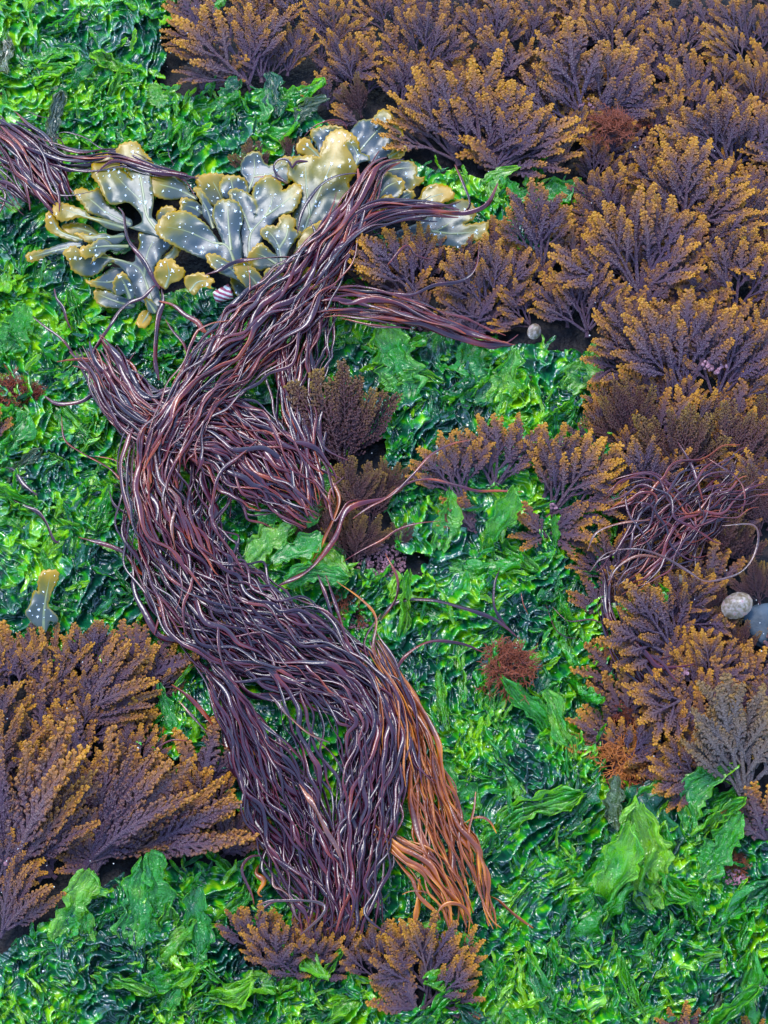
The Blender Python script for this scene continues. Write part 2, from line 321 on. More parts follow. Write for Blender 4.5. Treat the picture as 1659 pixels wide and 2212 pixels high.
# hand-placed blades: x, y (base), angle, length, width factor, kind, label
HERO = [
 (1050,1190,70,150,0.7,'b','tall bright lime blade standing in front of the middle brown frond'),
 (1195,1180,85,70,0.6,'b','small lime tongue standing between the two middle brown fronds'),
 (1315,1790,80,110,0.8,'p','pale translucent blade standing below the orange red tuft'),
 (1010,1770,130,130,0.9,'b','bright pale green flap right of the amber strands'),
 (1200,1850,60,170,1.0,'d','broad dark green blade left of the large folded green sheets'),
 (1290,1990,78,210,0.7,'b','long bright folded blade rising in the lower right'),
 (1420,1960,100,210,0.8,'b','bright curved blade in the middle of the lower right sheets'),
 (1400,1850,75,200,1.2,'d','large dark green sheet peaking at the lower right'),
 (1480,1800,60,170,1.0,'d','large green sheet leaning right beneath the brown fronds'),
 (1520,1900,50,150,0.8,'b','bright fringed blade right of the large dark sheets'),
 (1370,1760,60,110,0.9,'b','pointed bright blade topping the lower right lettuce heap'),
 (1640,1690,170,90,0.6,'b','thin green scrap crossing the olive frond at the right edge'),
 (1240,1640,110,150,0.6,'b','narrow lime blade running up left of the orange red tuft'),
 (1200,1600,130,170,0.6,'b','long yellow-green blade below the small red tuft'),
 (620,1100,60,130,1.2,'b','pale green sheet above the gap in the dark rope'),
 (560,1130,20,150,1.1,'b','pale green sheet lying across the gap in the dark rope'),
 (520,1190,25,130,1.1,'b','wide pale green sheet filling the left of the gap in the dark rope'),
 (590,1215,40,115,1.1,'b','wide pale green sheet filling the middle of the gap in the dark rope'),
 (650,1130,80,110,1.4,'b','pale sheet at the top right of the gap in the dark rope'),
 (640,1200,-20,120,1.1,'b','bright sheet at the lower edge of the gap in the dark rope'),
 (620,1270,10,130,0.9,'b','green sheet beside the rope where the gap closes'),
 (1120,430,20,130,1.2,'b','vivid green sheet right of the wrack tips'),
 (1060,430,60,100,1.3,'b','yellowish sheet touching the wrack tips on the right'),
 (1190,480,70,100,1.2,'b','vivid green sheet between cone-shaped brown frond and tall fans'),
 (1140,440,130,90,1.2,'b','vivid crumpled sheet behind the cone-shaped brown frond'),
 (350,230,100,60,1.4,'b','round olive green blade at the foot of the upper left fan'),
 (560,260,80,110,0.9,'b','bright peaked blade below the upper left fan'),
 (450,250,60,110,1.0,'d','glossy green sheet below the upper left fan'),
 (640,270,60,90,1.2,'p','purplish torn sheet between lettuce and the upper brown fronds'),
 (600,250,100,110,0.9,'d','dark peaked blade under the upper fan tips'),
 (300,690,110,90,1.2,'b','light green sheet under the left wrack tips'),
 (110,2030,70,150,0.9,'d','dark smooth sheet at the lower left edge'),
 (260,2040,70,170,1.0,'d','dark wrinkled sheet right of the lower left edge sheet'),
 (330,1980,100,130,0.8,'b','bright upright blade below the lower left brown fronds'),
 (400,2080,75,150,0.9,'d','dark rippled sheet near the bottom left'),
 (20,760,60,110,1.2,'b','very bright yellow-green sheet at the left edge'),
 (960,1190,80,130,0.8,'b','green sheet below the lone brown frond in the centre'),
 (1240,850,60,120,1.1,'b','bright scalloped sheet bordering the right-hand brown fronds'),
 (890,860,100,170,1.1,'d','dark broad sheet right of the bushy brown tuft'),
 (1010,880,100,150,1.1,'d','dark broad sheet in the middle of the central green patch'),
 (1110,900,90,150,1.0,'d','dark sheet above the middle brown frond'),
 (430,10,10,100,0.9,'b','yellow-green scrap on the upper edge'),
]
for (x, y, ang, L, wf, kd, lb) in HERO:
    i = R.randrange(18); pm = {'b': BB, 'd': BM, 'p': BPm}[kd][i]
    o = bpy.data.objects.new('sea_lettuce_blade', pm); asp = np.ptp(BP[i][0][:, 0])
    o.matrix_world = lay(x, y, 48 if 'gap' in lb else 14, ang, R.uniform(3, 10) if 'gap' in lb else R.uniform(26, 36) if 'stand' in lb or 'ris' in lb or 'upright' in lb else R.uniform(8, 20), R.gauss(0, 10), (L*0.62*wf/asp, L, L*0.5)); link(o, label=lb, cat='sea lettuce', group='large sea lettuce blades')

# ------------------------------------------------------------------ branched weeds
def leaf_proto(i, kind='leaf'):
    r = random.Random(500+i+(0 if kind == 'leaf' else 50)); B = MB()
    cv = r.uniform(-0.16, 0.16); bend = r.uniform(0.0, 0.12)
    def ax(t): return np.array([cv*t*t, t, bend*math.sin(t*2.5)])
    # stem half widths, spacing of side shoots, their length, lobe length, lobe radius
    w0, w1, sp, pin, lob, lr = {'leaf': (0.046, 0.046, 0.145, 0.25, 0.088, 0.040), 'feather': (0.030, 0.028, 0.085, 0.20, 0.060, 0.023), 'bushy': (0.013, 0.008, 0.085, 0.34, 0.055, 0.0175)}[kind]
    ts = np.linspace(0, 1, 14); wv_ = w0+(w1-w0)*ts; wv_[-1] *= 0.6
    B.add(*tube([ax(t) for t in ts], wv_, 0.5, None, 8), np.repeat(0.05+0.68*ts**2.0, 8))
    t = r.uniform(0.10, 0.18); side = 1
    while t < 0.985:
        env = pin*min(1, (t-0.02)/0.2)*(1-t)**0.6*r.uniform(0.75, 1.15)+0.03
        a0 = math.radians(r.uniform(48, 60)-18*t); a1 = a0-math.radians(r.uniform(8, 28))
        n = 5; pts = [ax(t)]
        for k in range(1, n):
            ang = a0+(a1-a0)*k/(n-1); d = env/(n-1)
            pts.append(pts[-1]+np.array([side*math.sin(ang)*d, math.cos(ang)*d, r.uniform(-0.05, 0.16)*d]))
        pts = np.array(pts); pw = w0*(0.78 if kind != 'bushy' else 0.75)*(0.65+0.35*min(1, env/0.2)); ws = np.linspace(pw, pw*0.8, n); ws[-1] *= 0.8
        tn = lambda s: 0.04+0.60*t**1.5+0.34*s*s*(0.3+0.7*t)
        B.add(*tube(pts, ws, 0.55, None, 6), np.repeat([tn(s) for s in np.linspace(0, 1, n)], 6))
        s = 0.42 if kind != 'bushy' else 0.25; ls = -1
        while s < 1.0+1e-6:
            f = min(s, 0.999)*(n-1); k = min(n-2, int(f)); q = pts[k]+(pts[k+1]-pts[k])*(f-k)
            dirp = pts[k+1]-pts[k]; dirp = dirp/np.linalg.norm(dirp)
            perp = np.array([dirp[1], -dirp[0], 0])*ls
            dd = dirp*0.8+perp*0.62*(1.2-s*0.7)+np.array([0, 0, r.uniform(-0.2, 0.6)]); dd /= np.linalg.norm(dd)
            ln = lob*(0.55+0.7*(1-s))*r.uniform(0.65, 1.2)*min(1, 0.4+env/0.2)
            lw = lr*r.uniform(0.8, 1.15)*(0.8 if s < 0.7 else 1)
            lp = [q, q+dd*ln*0.5, q+dd*ln*0.85, q+dd*ln*1.05]; lt = tn(s)
            B.add(*tube(lp, [lw*0.85, lw*0.9, lw*0.95, lw*0.45], 0.6, None, 6), np.repeat([lt, lt+0.04, lt+0.18, lt+0.28], 6))
            s += lob*0.46/max(env, 0.03)*r.uniform(0.8, 1.2); ls = -ls
        t += sp*0.5*r.uniform(0.75, 1.25)*(1-0.25*t); side = -side
    return B
def cat(B): return np.concatenate(B.V), np.concatenate(B.F), np.concatenate(B.A)-0.06
NL = 10
LEAFS = [cat(leaf_proto(i)) for i in range(NL)]
def compound(i):                 # a bare forking stem that carries several leaf-like tips
    r = random.Random(900+i); B = MB(); cv = r.uniform(-.12, .12)
    def ax(t): return np.array([cv*t*t, t, 0.05*math.sin(t*3)])
    ts = np.linspace(0, 0.72, 10); B.add(*tube([ax(t) for t in ts], np.linspace(0.026, 0.013, 10), 0.6, None, 8), np.repeat(0.03+0.1*ts, 8))
    def place(p, ang, sc, lift):
        V, F, A = LEAFS[r.randrange(NL)]; c, s_ = math.cos(ang), math.sin(ang); q = V.copy()*sc; q[:, 0] *= r.choice((-1, 1))*r.uniform(0.95, 1.2)
        q = q@np.array([[1, 0, 0], [0, math.cos(lift), math.sin(lift)], [0, -math.sin(lift), math.cos(lift)]])
        q = np.stack([q[:, 0]*c+q[:, 1]*s_, -q[:, 0]*s_+q[:, 1]*c, q[:, 2]], -1)+p
        B.add(q, F, np.clip(A*0.95+0.35*np.clip(q[:, 1]-0.35, -0.4, 1), 0, 1))
    t = r.uniform(0.15, 0.25); side = r.choice((-1, 1))
    while t < 0.62:
        a = side*math.radians(r.uniform(30, 46)); d = np.array([math.sin(a), math.cos(a), 0.08]); l = r.uniform(0.05, 0.12)
        B.add(*tube([ax(t), ax(t)+d*l*0.5, ax(t)+d*l*1.1], [0.017, 0.014, 0.012], 0.6, None, 6), np.repeat(0.06, 18))
        place(ax(t)+d*l, a*0.82, r.uniform(0.38, 0.50)*(1.12-0.3*t), r.uniform(-0.1, 0.25)); t += r.uniform(0.09, 0.15); side = -side
    place(ax(0.5), math.atan(cv*1.2), 0.52, 0.1)
    return B
LD = [leaf_proto(i).mesh('branch', M_dulse) for i in range(NL)]; LO = [leaf_proto(i, 'feather').mesh('branch', M_olive) for i in range(6)]
LC = [compound(i).mesh('branch', M_dulse) for i in range(12)]; LOC = [compound(i+40).mesh('branch', M_olive) for i in range(5)]
def dull(B): B.A = [a*0.88 for a in B.A]; return B
LF = [dull(leaf_proto(i, 'feather')).mesh('branch', M_dulse) for i in range(10)]
LB = [leaf_proto(i, 'bushy').mesh('branch', M_bushy) for i in range(8)]
tb = MB(); tt = np.linspace(0, 1, 7); tb.add(*tube([(0, t, 0) for t in tt], [1.25, 1.0, 0.9, 0.85, 0.8, 0.7, 0.3], 0.7, None, 8), np.repeat(0.12, 56))
ST = {k: tb.mesh('stalk', k) for k in (M_dulse, M_bushy, M_olive)}
def frond(px, py, ang, L, spread, n, label, group, kind='d', h=4, pitch=None, name='branched_weed_frond', wide=1.0, nbr=True):
    pitch = R.uniform(15, 24) if pitch is None else pitch
    root = empty(name, G(px, py, h), label=label, cat='seaweed', group=group)
    root.rotation_euler = (0, 0, math.radians(ang-90))
    protos, mt = {'d': (LD, M_dulse), 'c': (LC, M_dulse), 'f': (LF, M_dulse), 'b': (LB, M_bushy), 'o': (LO, M_olive), 'oc': (LOC, M_olive)}[kind]
    if kind == 'c': n = max(3, int(n*0.72))
    so = link(bpy.data.objects.new('stalk', ST[mt]), root); w = L*0.03*U
    so.matrix_local = Matrix.Rotation(math.radians(pitch*0.5), 4, 'X') @ Matrix.Translation((0, -L*0.06*U, 0)) @ Matrix.Diagonal((w, L*0.24*U, w, 1))
    for k in range(n):
        f = (k+0.5)/n-0.5 if n > 1 else 0; a = -f*spread+R.gauss(0, spread*0.05)
        l = L*(1-0.28*abs(f)*2*R.uniform(0.3, 1))*R.uniform(0.86, 1.04)
        off = R.uniform(0, 0.10)*L; l -= off*0.8
        p = pitch*(1-0.45*abs(f)*2)+R.uniform(-5, 7)
        o = link(bpy.data.objects.new('branch', protos[R.randrange(len(protos))]), root)
        sx = l*R.uniform(0.82, 1.05)*wide*R.choice((-1, 1))
        o.matrix_local = Matrix.Rotation(math.radians(a), 4, 'Z') @ Matrix.Rotation(math.radians(p), 4, 'X') @ Matrix.Rotation(math.radians(R.gauss(0, 14)+a*0.15), 4, 'Y') @ Matrix.Translation((0, off*U, R.uniform(0, 4)*U)) @ Matrix.Diagonal((sx*U, l*U, l*U, 1))
    return root
GD = 'knobbly purple-brown branched fronds'
FR = [ # x, y, angle, length, spread, branches, label
 (537,184,125,215,95,8,'big spiky fan of brown fronds spreading left at the top, above the sea lettuce'),
 (565,172,92,135,45,4,'upright frond rising beside the right edge of the upper left fan'),
 (622,158,78,115,60,5,'orange-tipped frond right of the upper left fan'),
 (545,72,100,95,120,6,'flat frond on the top edge behind the upper left fan'),
 (727,100,90,115,105,7,'purple forked frond at the top edge left of centre'),
 (740,168,62,115,100,7,'golden-tipped frond below the purple forked one at the top'),
 (708,232,105,85,90,5,'small dark frond above the top wrack blade'),
 (775,268,160,75,50,4,'golden frond pointing left just above the top wrack blade'),
 (420,88,170,85,60,4,'small frond poking left over the sea lettuce at the top'),
 (600,20,120,70,100,5,'short frond cut by the top edge above the upper left fan'),
 (690,30,90,80,100,5,'dark frond cut by the top edge left of centre'),
 (838,165,115,110,80,6,'golden frond between the top wrack blade and the top edge'),
 (917,162,90,155,100,8,'tall golden frond at the top, above the widest fan'),
 (1063,128,85,130,70,6,'pointed frond at the top edge right of centre'),
 (1000,172,165,75,50,4,'yellow ragged frond lying over the top of the widest fan'),
 (1258,55,90,95,120,7,'frond cut by the top edge above the tall spotted fan'),
 (1160,60,95,90,100,6,'frond at the top edge left of the tall spotted fan'),
 (1380,60,95,90,110,6,'dark frond on the top edge right of the tall spotted fan'),
 (1268,284,94,225,95,10,'tall fan whose bare forked stem carries pink spots'),
 (988,348,112,215,80,9,'left half of the widest fan, right of the top wrack blade'),
 (1040,352,82,205,70,8,'middle of the widest fan with thick forking stems'),
 (1062,376,30,205,55,7,'low side branches of the widest fan stretching right'),
 (1394,240,72,95,100,6,'small frond right of the upper red tuft'),
 (1620,100,112,120,110,8,'frond in the top right corner'),
 (1612,150,150,130,60,5,'frond reaching left below the top right corner'),
 (1500,210,110,110,90,6,'frond between the spotted fan and the right edge'),
 (1560,225,90,115,110,7,'golden frond right of the spotted fan near the right edge'),
 (1640,250,100,120,80,6,'frond cut by the right edge below the corner frond'),
 (1579,373,108,190,100,9,'tall purple-stemmed fan at the upper right edge'),
 (1700,350,168,110,50,4,'golden frond poking in from the right edge'),
 (1454,433,100,150,105,8,'golden-tipped frond below the upper red tuft'),
 (1474,503,72,185,105,9,'wide frond right of the big central right fan'),
 (1640,432,100,80,90,5,'small frond at the right edge beneath the poking golden frond'),
 (1308,480,112,120,80,6,'brown frond bordering the vivid green pocket'),
 (1380,640,98,215,105,10,'large fan with purple skeleton-like stems in the middle right'),
 (1494,555,5,160,50,5,'amber frond lying flat toward the right edge'),
 (1652,545,100,110,70,5,'frond at the right edge level with the big middle right fan'),
 (1168,590,95,190,42,5,'narrow cone-shaped knobbly frond in front of the vivid green pocket'),
 (1080,560,100,90,50,4,'small knobbly frond left of the cone-shaped one'),
 (1218,676,125,100,60,4,'bright orange-tipped frond left of the upright purple one'),
 (1268,720,93,155,85,8,'upright purple frond with a thin bare stem at centre right'),
 (1058,690,103,170,105,9,'broad frond above the loose dark strands, centre right'),
 (912,650,132,180,70,7,'group of narrow fronds slanting left beneath the right wrack tips'),
 (932,610,106,125,28,3,'pair of narrow fronds standing against the large right wrack blade'),
 (1589,676,105,150,115,9,'wide fan at the right edge, third of the way down'),
 (1485,852,108,205,75,8,'large fan left of the pink-spotted stems'),
 (1410,800,150,175,50,6,'branches stretching left over the edge of the central green patch'),
 (1544,868,62,180,80,8,'fan with pink-spotted stems at the right'),
 (1640,835,80,150,70,6,'frond at the right edge beside the pink-spotted stems'),
 (1385,888,128,110,80,6,'yellow-tipped curled frond above the fine bushy weed'),
 (1000,1088,116,150,60,7,'lone frond in the central green patch crossed by a reddish strand'),
 (1025,1148,140,90,60,4,'dark small frond at the foot of the lone centre frond'),
 (1068,1060,78,165,55,7,'frond with a domed top right of the lone centre frond'),
 (1178,1068,68,150,60,7,'upright frond in the middle of the centre right row'),
 (1190,1112,42,180,75,8,'frond spreading right from a thick pale stem'),
 (1404,1108,108,155,75,7,'golden frond left of the thin strand tangle'),
 (1195,1152,-8,100,90,5,'dark rounded frond hanging right of the lime tongue'),
 (1180,1160,165,90,70,4,'dark small frond beneath the centre right row'),
 (1469,1428,135,195,60,8,'frond reaching up left over the green, lower right'),
 (1464,1352,80,125,105,8,'fan below the tangle of thin strands'),
 (1535,1480,85,115,90,7,'brown frond left of the grey stone'),
 (1610,1500,95,100,80,5,'frond at the right edge under the grey stone'),
 (1500,1500,212,160,60,7,'purple frond hanging down left above the orange red tuft'),
 (1529,1700,148,135,80,7,'purple frond behind the peak of the lower right green sheets'),
 (1450,1640,190,110,60,5,'dark flat frond right of the orange red tuft'),
 (1655,1815,112,110,70,5,'dark frond at the right edge beside the lower green sheets'),
 (1475,2250,108,75,80,5,'small frond on the bottom edge at the right'),
 (1625,2250,100,50,100,5,'tiny frond in the bottom right corner'),
 (551,2075,92,115,55,5,'left one of the low frond row under the dark strands'),
 (600,2125,92,120,90,6,'frond in the low row right of its left one'),
 (672,2135,88,125,90,6,'frond left of the middle fan in the low row'),
 (825,2130,90,125,90,7,'frond between the middle and right fans of the low row'),
 (880,2100,100,90,90,6,'small frond tucked behind the right fan of the low row'),
 (640,2060,75,70,50,3,'short frond in the low row under the dark strands'),
 (737,2110,86,130,88,8,'middle fan of the low frond row under the dark strands'),
 (928,2145,96,150,88,8,'right fan of the low row, at the foot of the amber strands'),
 (917,2175,42,120,70,5,'dark lower frond leaning right beneath the amber strands'),
 (900,2180,148,100,60,5,'dark lower frond leaning left beneath the amber strands'),
 (110,1500,92,165,85,8,'fan below the lone small wrack blade at the left edge'),
 (175,1545,42,225,66,9,'frond spreading right to a sharp tip beside the rope, left side'),
 (165,1560,14,205,40,6,'lowest branches of the upper left-side fan'),
 (15,1905,75,350,66,11,'very long frond rising from the left edge with forked purple stem'),
 (190,1862,48,300,62,11,'large feather-like frond in the middle of the lower left group'),
 (300,1838,16,265,46,9,'feather-like frond pointing right toward the lower strands'),
 (65,1872,42,195,42,5,'mid-sized frond between the long left one and the feather-like ones'),
 (5,2015,56,180,60,7,'frond at the lower left edge above the smooth green sheets'),
 (-15,1570,52,130,70,6,'frond cut by the left edge under the lone wrack blade'),
 (-20,1700,72,190,60,6,'golden frond cut by the left edge in the lower left group'),
 (-25,955,62,70,60,4,'tiny brown frond at the left edge in mid height'),
]
GROWN = []
for f in FR:
    left = f[0] < 450 and f[1] > 1300
    f = (f[0], f[1], f[2], f[3]*(0.95 if left else 1.12), f[4] if left else min(170, f[4]*1.4), f[5] if left else f[5]+1, f[6])
    frond(*f, GD, 'f' if left and f[3] > 130 else 'c' if f[3] > 128 else 'd', wide=0.85 if left else 1.0); GROWN.append((f[0]+f[3]*0.5*math.cos(math.radians(f[2])), f[1]-f[3]*0.5*math.sin(math.radians(f[2]))))
frond(1609,1735,97,255,55,7,'olive grey plant with a long bare stem near the lower right edge', GD, 'oc', h=30)
frond(860,2190,95,60,80,4,'small greyish frond on the bottom edge beneath the low row', GD, 'o')
FB = [
 (742,1012,95,225,90,11,'fine bushy brown plant right of the upper rope'),
 (800,1140,110,150,90,8,'fine bushy plant below the first, right of the gap in the rope'),
 (765,1215,85,120,100,7,'dark fine bushy plant left of the pinkish crust'),
 (700,1190,100,120,110,7,'low dark red-brown bushy mass touching the right edge of the gap'),
 (745,1110,80,130,110,8,'low bushy brown mass between the first bushy plant and the pinkish crust'),
 (830,1075,70,95,110,6,'small bushy brown sprig left of the lone centre frond'),
 (690,960,110,120,90,6,'bushy brown sprig leaning on the straight right side of the rope'),
 (860,1180,60,60,120,4,'little dark bushy sprig on the pinkish crust'),
 (1365,965,112,150,100,9,'olive bushy weed above the middle right fronds'),
 (1330,930,140,90,80,5,'small olive bushy sprig at the edge of the central green patch'),
 (1460,1060,92,190,80,9,'feathery dark plant behind the thin strand tangle'),
 (1560,1050,75,190,80,8,'feathery dark plant right of the thin strand tangle'),
 (1620,960,80,110,100,6,'feathery dark plant near the right edge in mid height'),
 (1640,1150,100,150,70,6,'feathery dark plant at the right edge beside the tangle'),
 (1555,1325,120,95,110,6,'fine dark weed surrounding the limpet on its left'),
 (1640,1300,95,100,120,6,'fine dark weed above the grey stone'),
 (1600,1215,90,90,120,6,'fine dark weed above the limpet'),
 (1530,1230,80,150,90,7,'dark feathery plant under the right end of the tangle'),
 (1600,1420,100,90,110,6,'fine dark weed between the limpet and the grey stone'),
 (1540,1390,60,90,100,6,'fine dark weed left of the limpet'),
 (555,385,110,95,90,7,'dark olive bushy tuft behind the wrack at the upper centre'),
 (640,365,80,85,100,6,'dark bushy tuft between the sea lettuce and the wrack tips'),
 (450,1440,60,110,110,7,'blackish bushy weed in the shade under the curve of the rope'),
 (520,1450,100,90,110,6,'blackish bushy weed next to the first, under the rope'),
 (780,250,110,100,80,5,'olive fine sprig between the upper fronds'),
]
for f in FB: frond(*f, 'fine bushy brown weeds', 'b', name='bushy_weed')
# partly covered fronds that fill the gaps under the others
ZN = [('under the big fans in the upper right half', lambda: (R.uniform(420, 1700), R.uniform(25, 1700))), ('under the feather-like fronds at the lower left', lambda: (R.uniform(-20, 520), R.uniform(1430, 1930)))]
cnt = 0; placed = []
for lab, gen in ZN:
    for _ in range(3500 if 'big fans' in lab else 300):
        x, y = gen()
        if x < 1060 and 280 < y < 680 and not (x > 800 and y > 560): continue
        if not bare(x, y) or not bare(x, y-45): continue
        if 1320 < x and 1180 < y < 1260: continue
        if 1530 < x and 1230 < y < 1470: continue
        if x < 1000 and 880 < y < 1330: continue
        if min((math.hypot(x-a, y-40-b) for a, b in GROWN+placed), default=999) < 44 or cnt >= (172 if 'big fans' in lab else 206): continue
        placed.append((x, y-40)); cnt += 1
        frond(x, y, R.gauss(95, 25), R.uniform(110, 155), R.uniform(95, 135), R.randint(5, 7), 'partly covered purple-brown frond lying '+lab, GD+' filling the gaps', R.choice('dc'), h=-6, pitch=14)
print('fillers', cnt)

# wiry red tufts ------------------------------------------------------
def tuft(px, py, r, n, label, m, name='red_weed_tuft', flat=0.6, h=0):
    B = MB(); q = random.Random(int(px))
    def grow(p, d, l, w, dep):
        pts = [p]
        for k in range(4):
            d = d+np.array([q.gauss(0, .22), q.gauss(0, .22), q.gauss(0, .15)]); d /= np.linalg.norm(d); pts.append(pts[-1]+d*l/4)
        B.add(*tube(pts, np.linspace(w, w*0.6, 5), 1, None, 4), np.repeat(np.linspace(0.1+0.3*(3-dep), 0.35+0.3*(3-dep), 5), 4))
        if dep > 0:
            for k in (2, 3, 4):
                for _ in range(q.choice((1, 1, 2))):
                    e = d+np.array([q.gauss(0, .7), q.gauss(0, .7), q.gauss(0.1, .4)]); e /= np.linalg.norm(e); grow(pts[k], e, l*0.6, w*0.75, dep-1)
    for _ in range(n):
        a = q.uniform(0, 2*math.pi); e = np.array([math.cos(a), math.sin(a)+0.25, q.uniform(0.2, 1.2)]); e /= np.linalg.norm(e)
        grow(np.array([q.gauss(0, .15), q.gauss(0, .12), 0]), e, q.uniform(0.45, 0.62), 0.022, 2)
    o = bpy.data.objects.new(name, B.mesh(name, m)); o.location = G(px, py, h); o.scale = (r*U, r*U, r*U*flat); link(o, label=label, cat='seaweed')
tuft(1095,1445,72,60,'round wiry red tuft sitting on the green sea lettuce', M_red, h=30)
M_red2 = weed_mat('wiry_orange_weed', [(0, (0.12, 0.02, 0.012)), (0.5, (0.25, 0.05, 0.01)), (1, (0.45, 0.12, 0.015))], 0.35, 40, 0.01)
tuft(1350,1640,72,44,'orange red wiry tuft beside the lower right brown fronds', M_red2, h=10)
tuft(1365,1700,60,34,'dark red wiry tuft just below the orange red one', M_red)
tuft(1322,285,70,40,'crimson wiry tuft nestled under the spotted fan at the top', M_red, h=42)
tuft(1385,262,45,24,'small crimson wiry tuft right of the upper one', M_red, h=16)
tuft(1583,1865,46,30,'small dark red tuft in the lettuce near the lower right edge', M_red)
tuft(10,850,62,46,'purple fuzzy tuft at the left edge', M_strand, 'purple_weed_tuft')
tuft(70,850,40,26,'smaller purple fuzzy tuft beside the one at the left edge', M_strand, 'purple_weed_tuft')
tuft(1350,1530,45,26,'dark pinkish twiggy weed left of the hanging purple frond', M_red, h=4)
tuft(760,1320,50,20,'red brown sprig near the start of the amber strands', M_red)

# ------------------------------------------------------------------ toothed wrack blades (outlines in enlarged-crop coordinates)
def A3(l): return [(53.1+x*0.2667, 221.2+y*0.2667) for x, y in l]
def A4(l): return [(442.4+x*0.32, 221.2+y*0.32) for x, y in l]
def A7(l): return [(x*0.2133, 973.3+y*0.2133) for x, y in l]
def cloud(poly, step): 
    x0, y0 = min(p[0] for p in poly), min(p[1] for p in poly); x1, y1 = max(p[0] for p in poly), max(p[1] for p in poly)
    a, b = np.meshgrid(np.arange(x0, x1, step), np.arange(y0, y1, step), indexing='ij'); a = a.ravel()+NR.uniform(-.3, .3, a.size)*step; b = b.ravel()+NR.uniform(-.3, .3, b.size)*step
    k = inside(a, b, poly); return a[k], b[k]
def segdist(px, py, line):
    d = np.full(np.shape(px), 1e9); 
    for (x1, y1), (x2, y2) in zip(line[:-1], line[1:]):
        L2 = (x2-x1)**2+(y2-y1)**2+1e-9; t = np.clip(((px-x1)*(x2-x1)+(py-y1)*(y2-y1))/L2, 0, 1)
        d = np.minimum(d, np.hypot(px-x1-t*(x2-x1), py-y1-t*(y2-y1)))
    return d
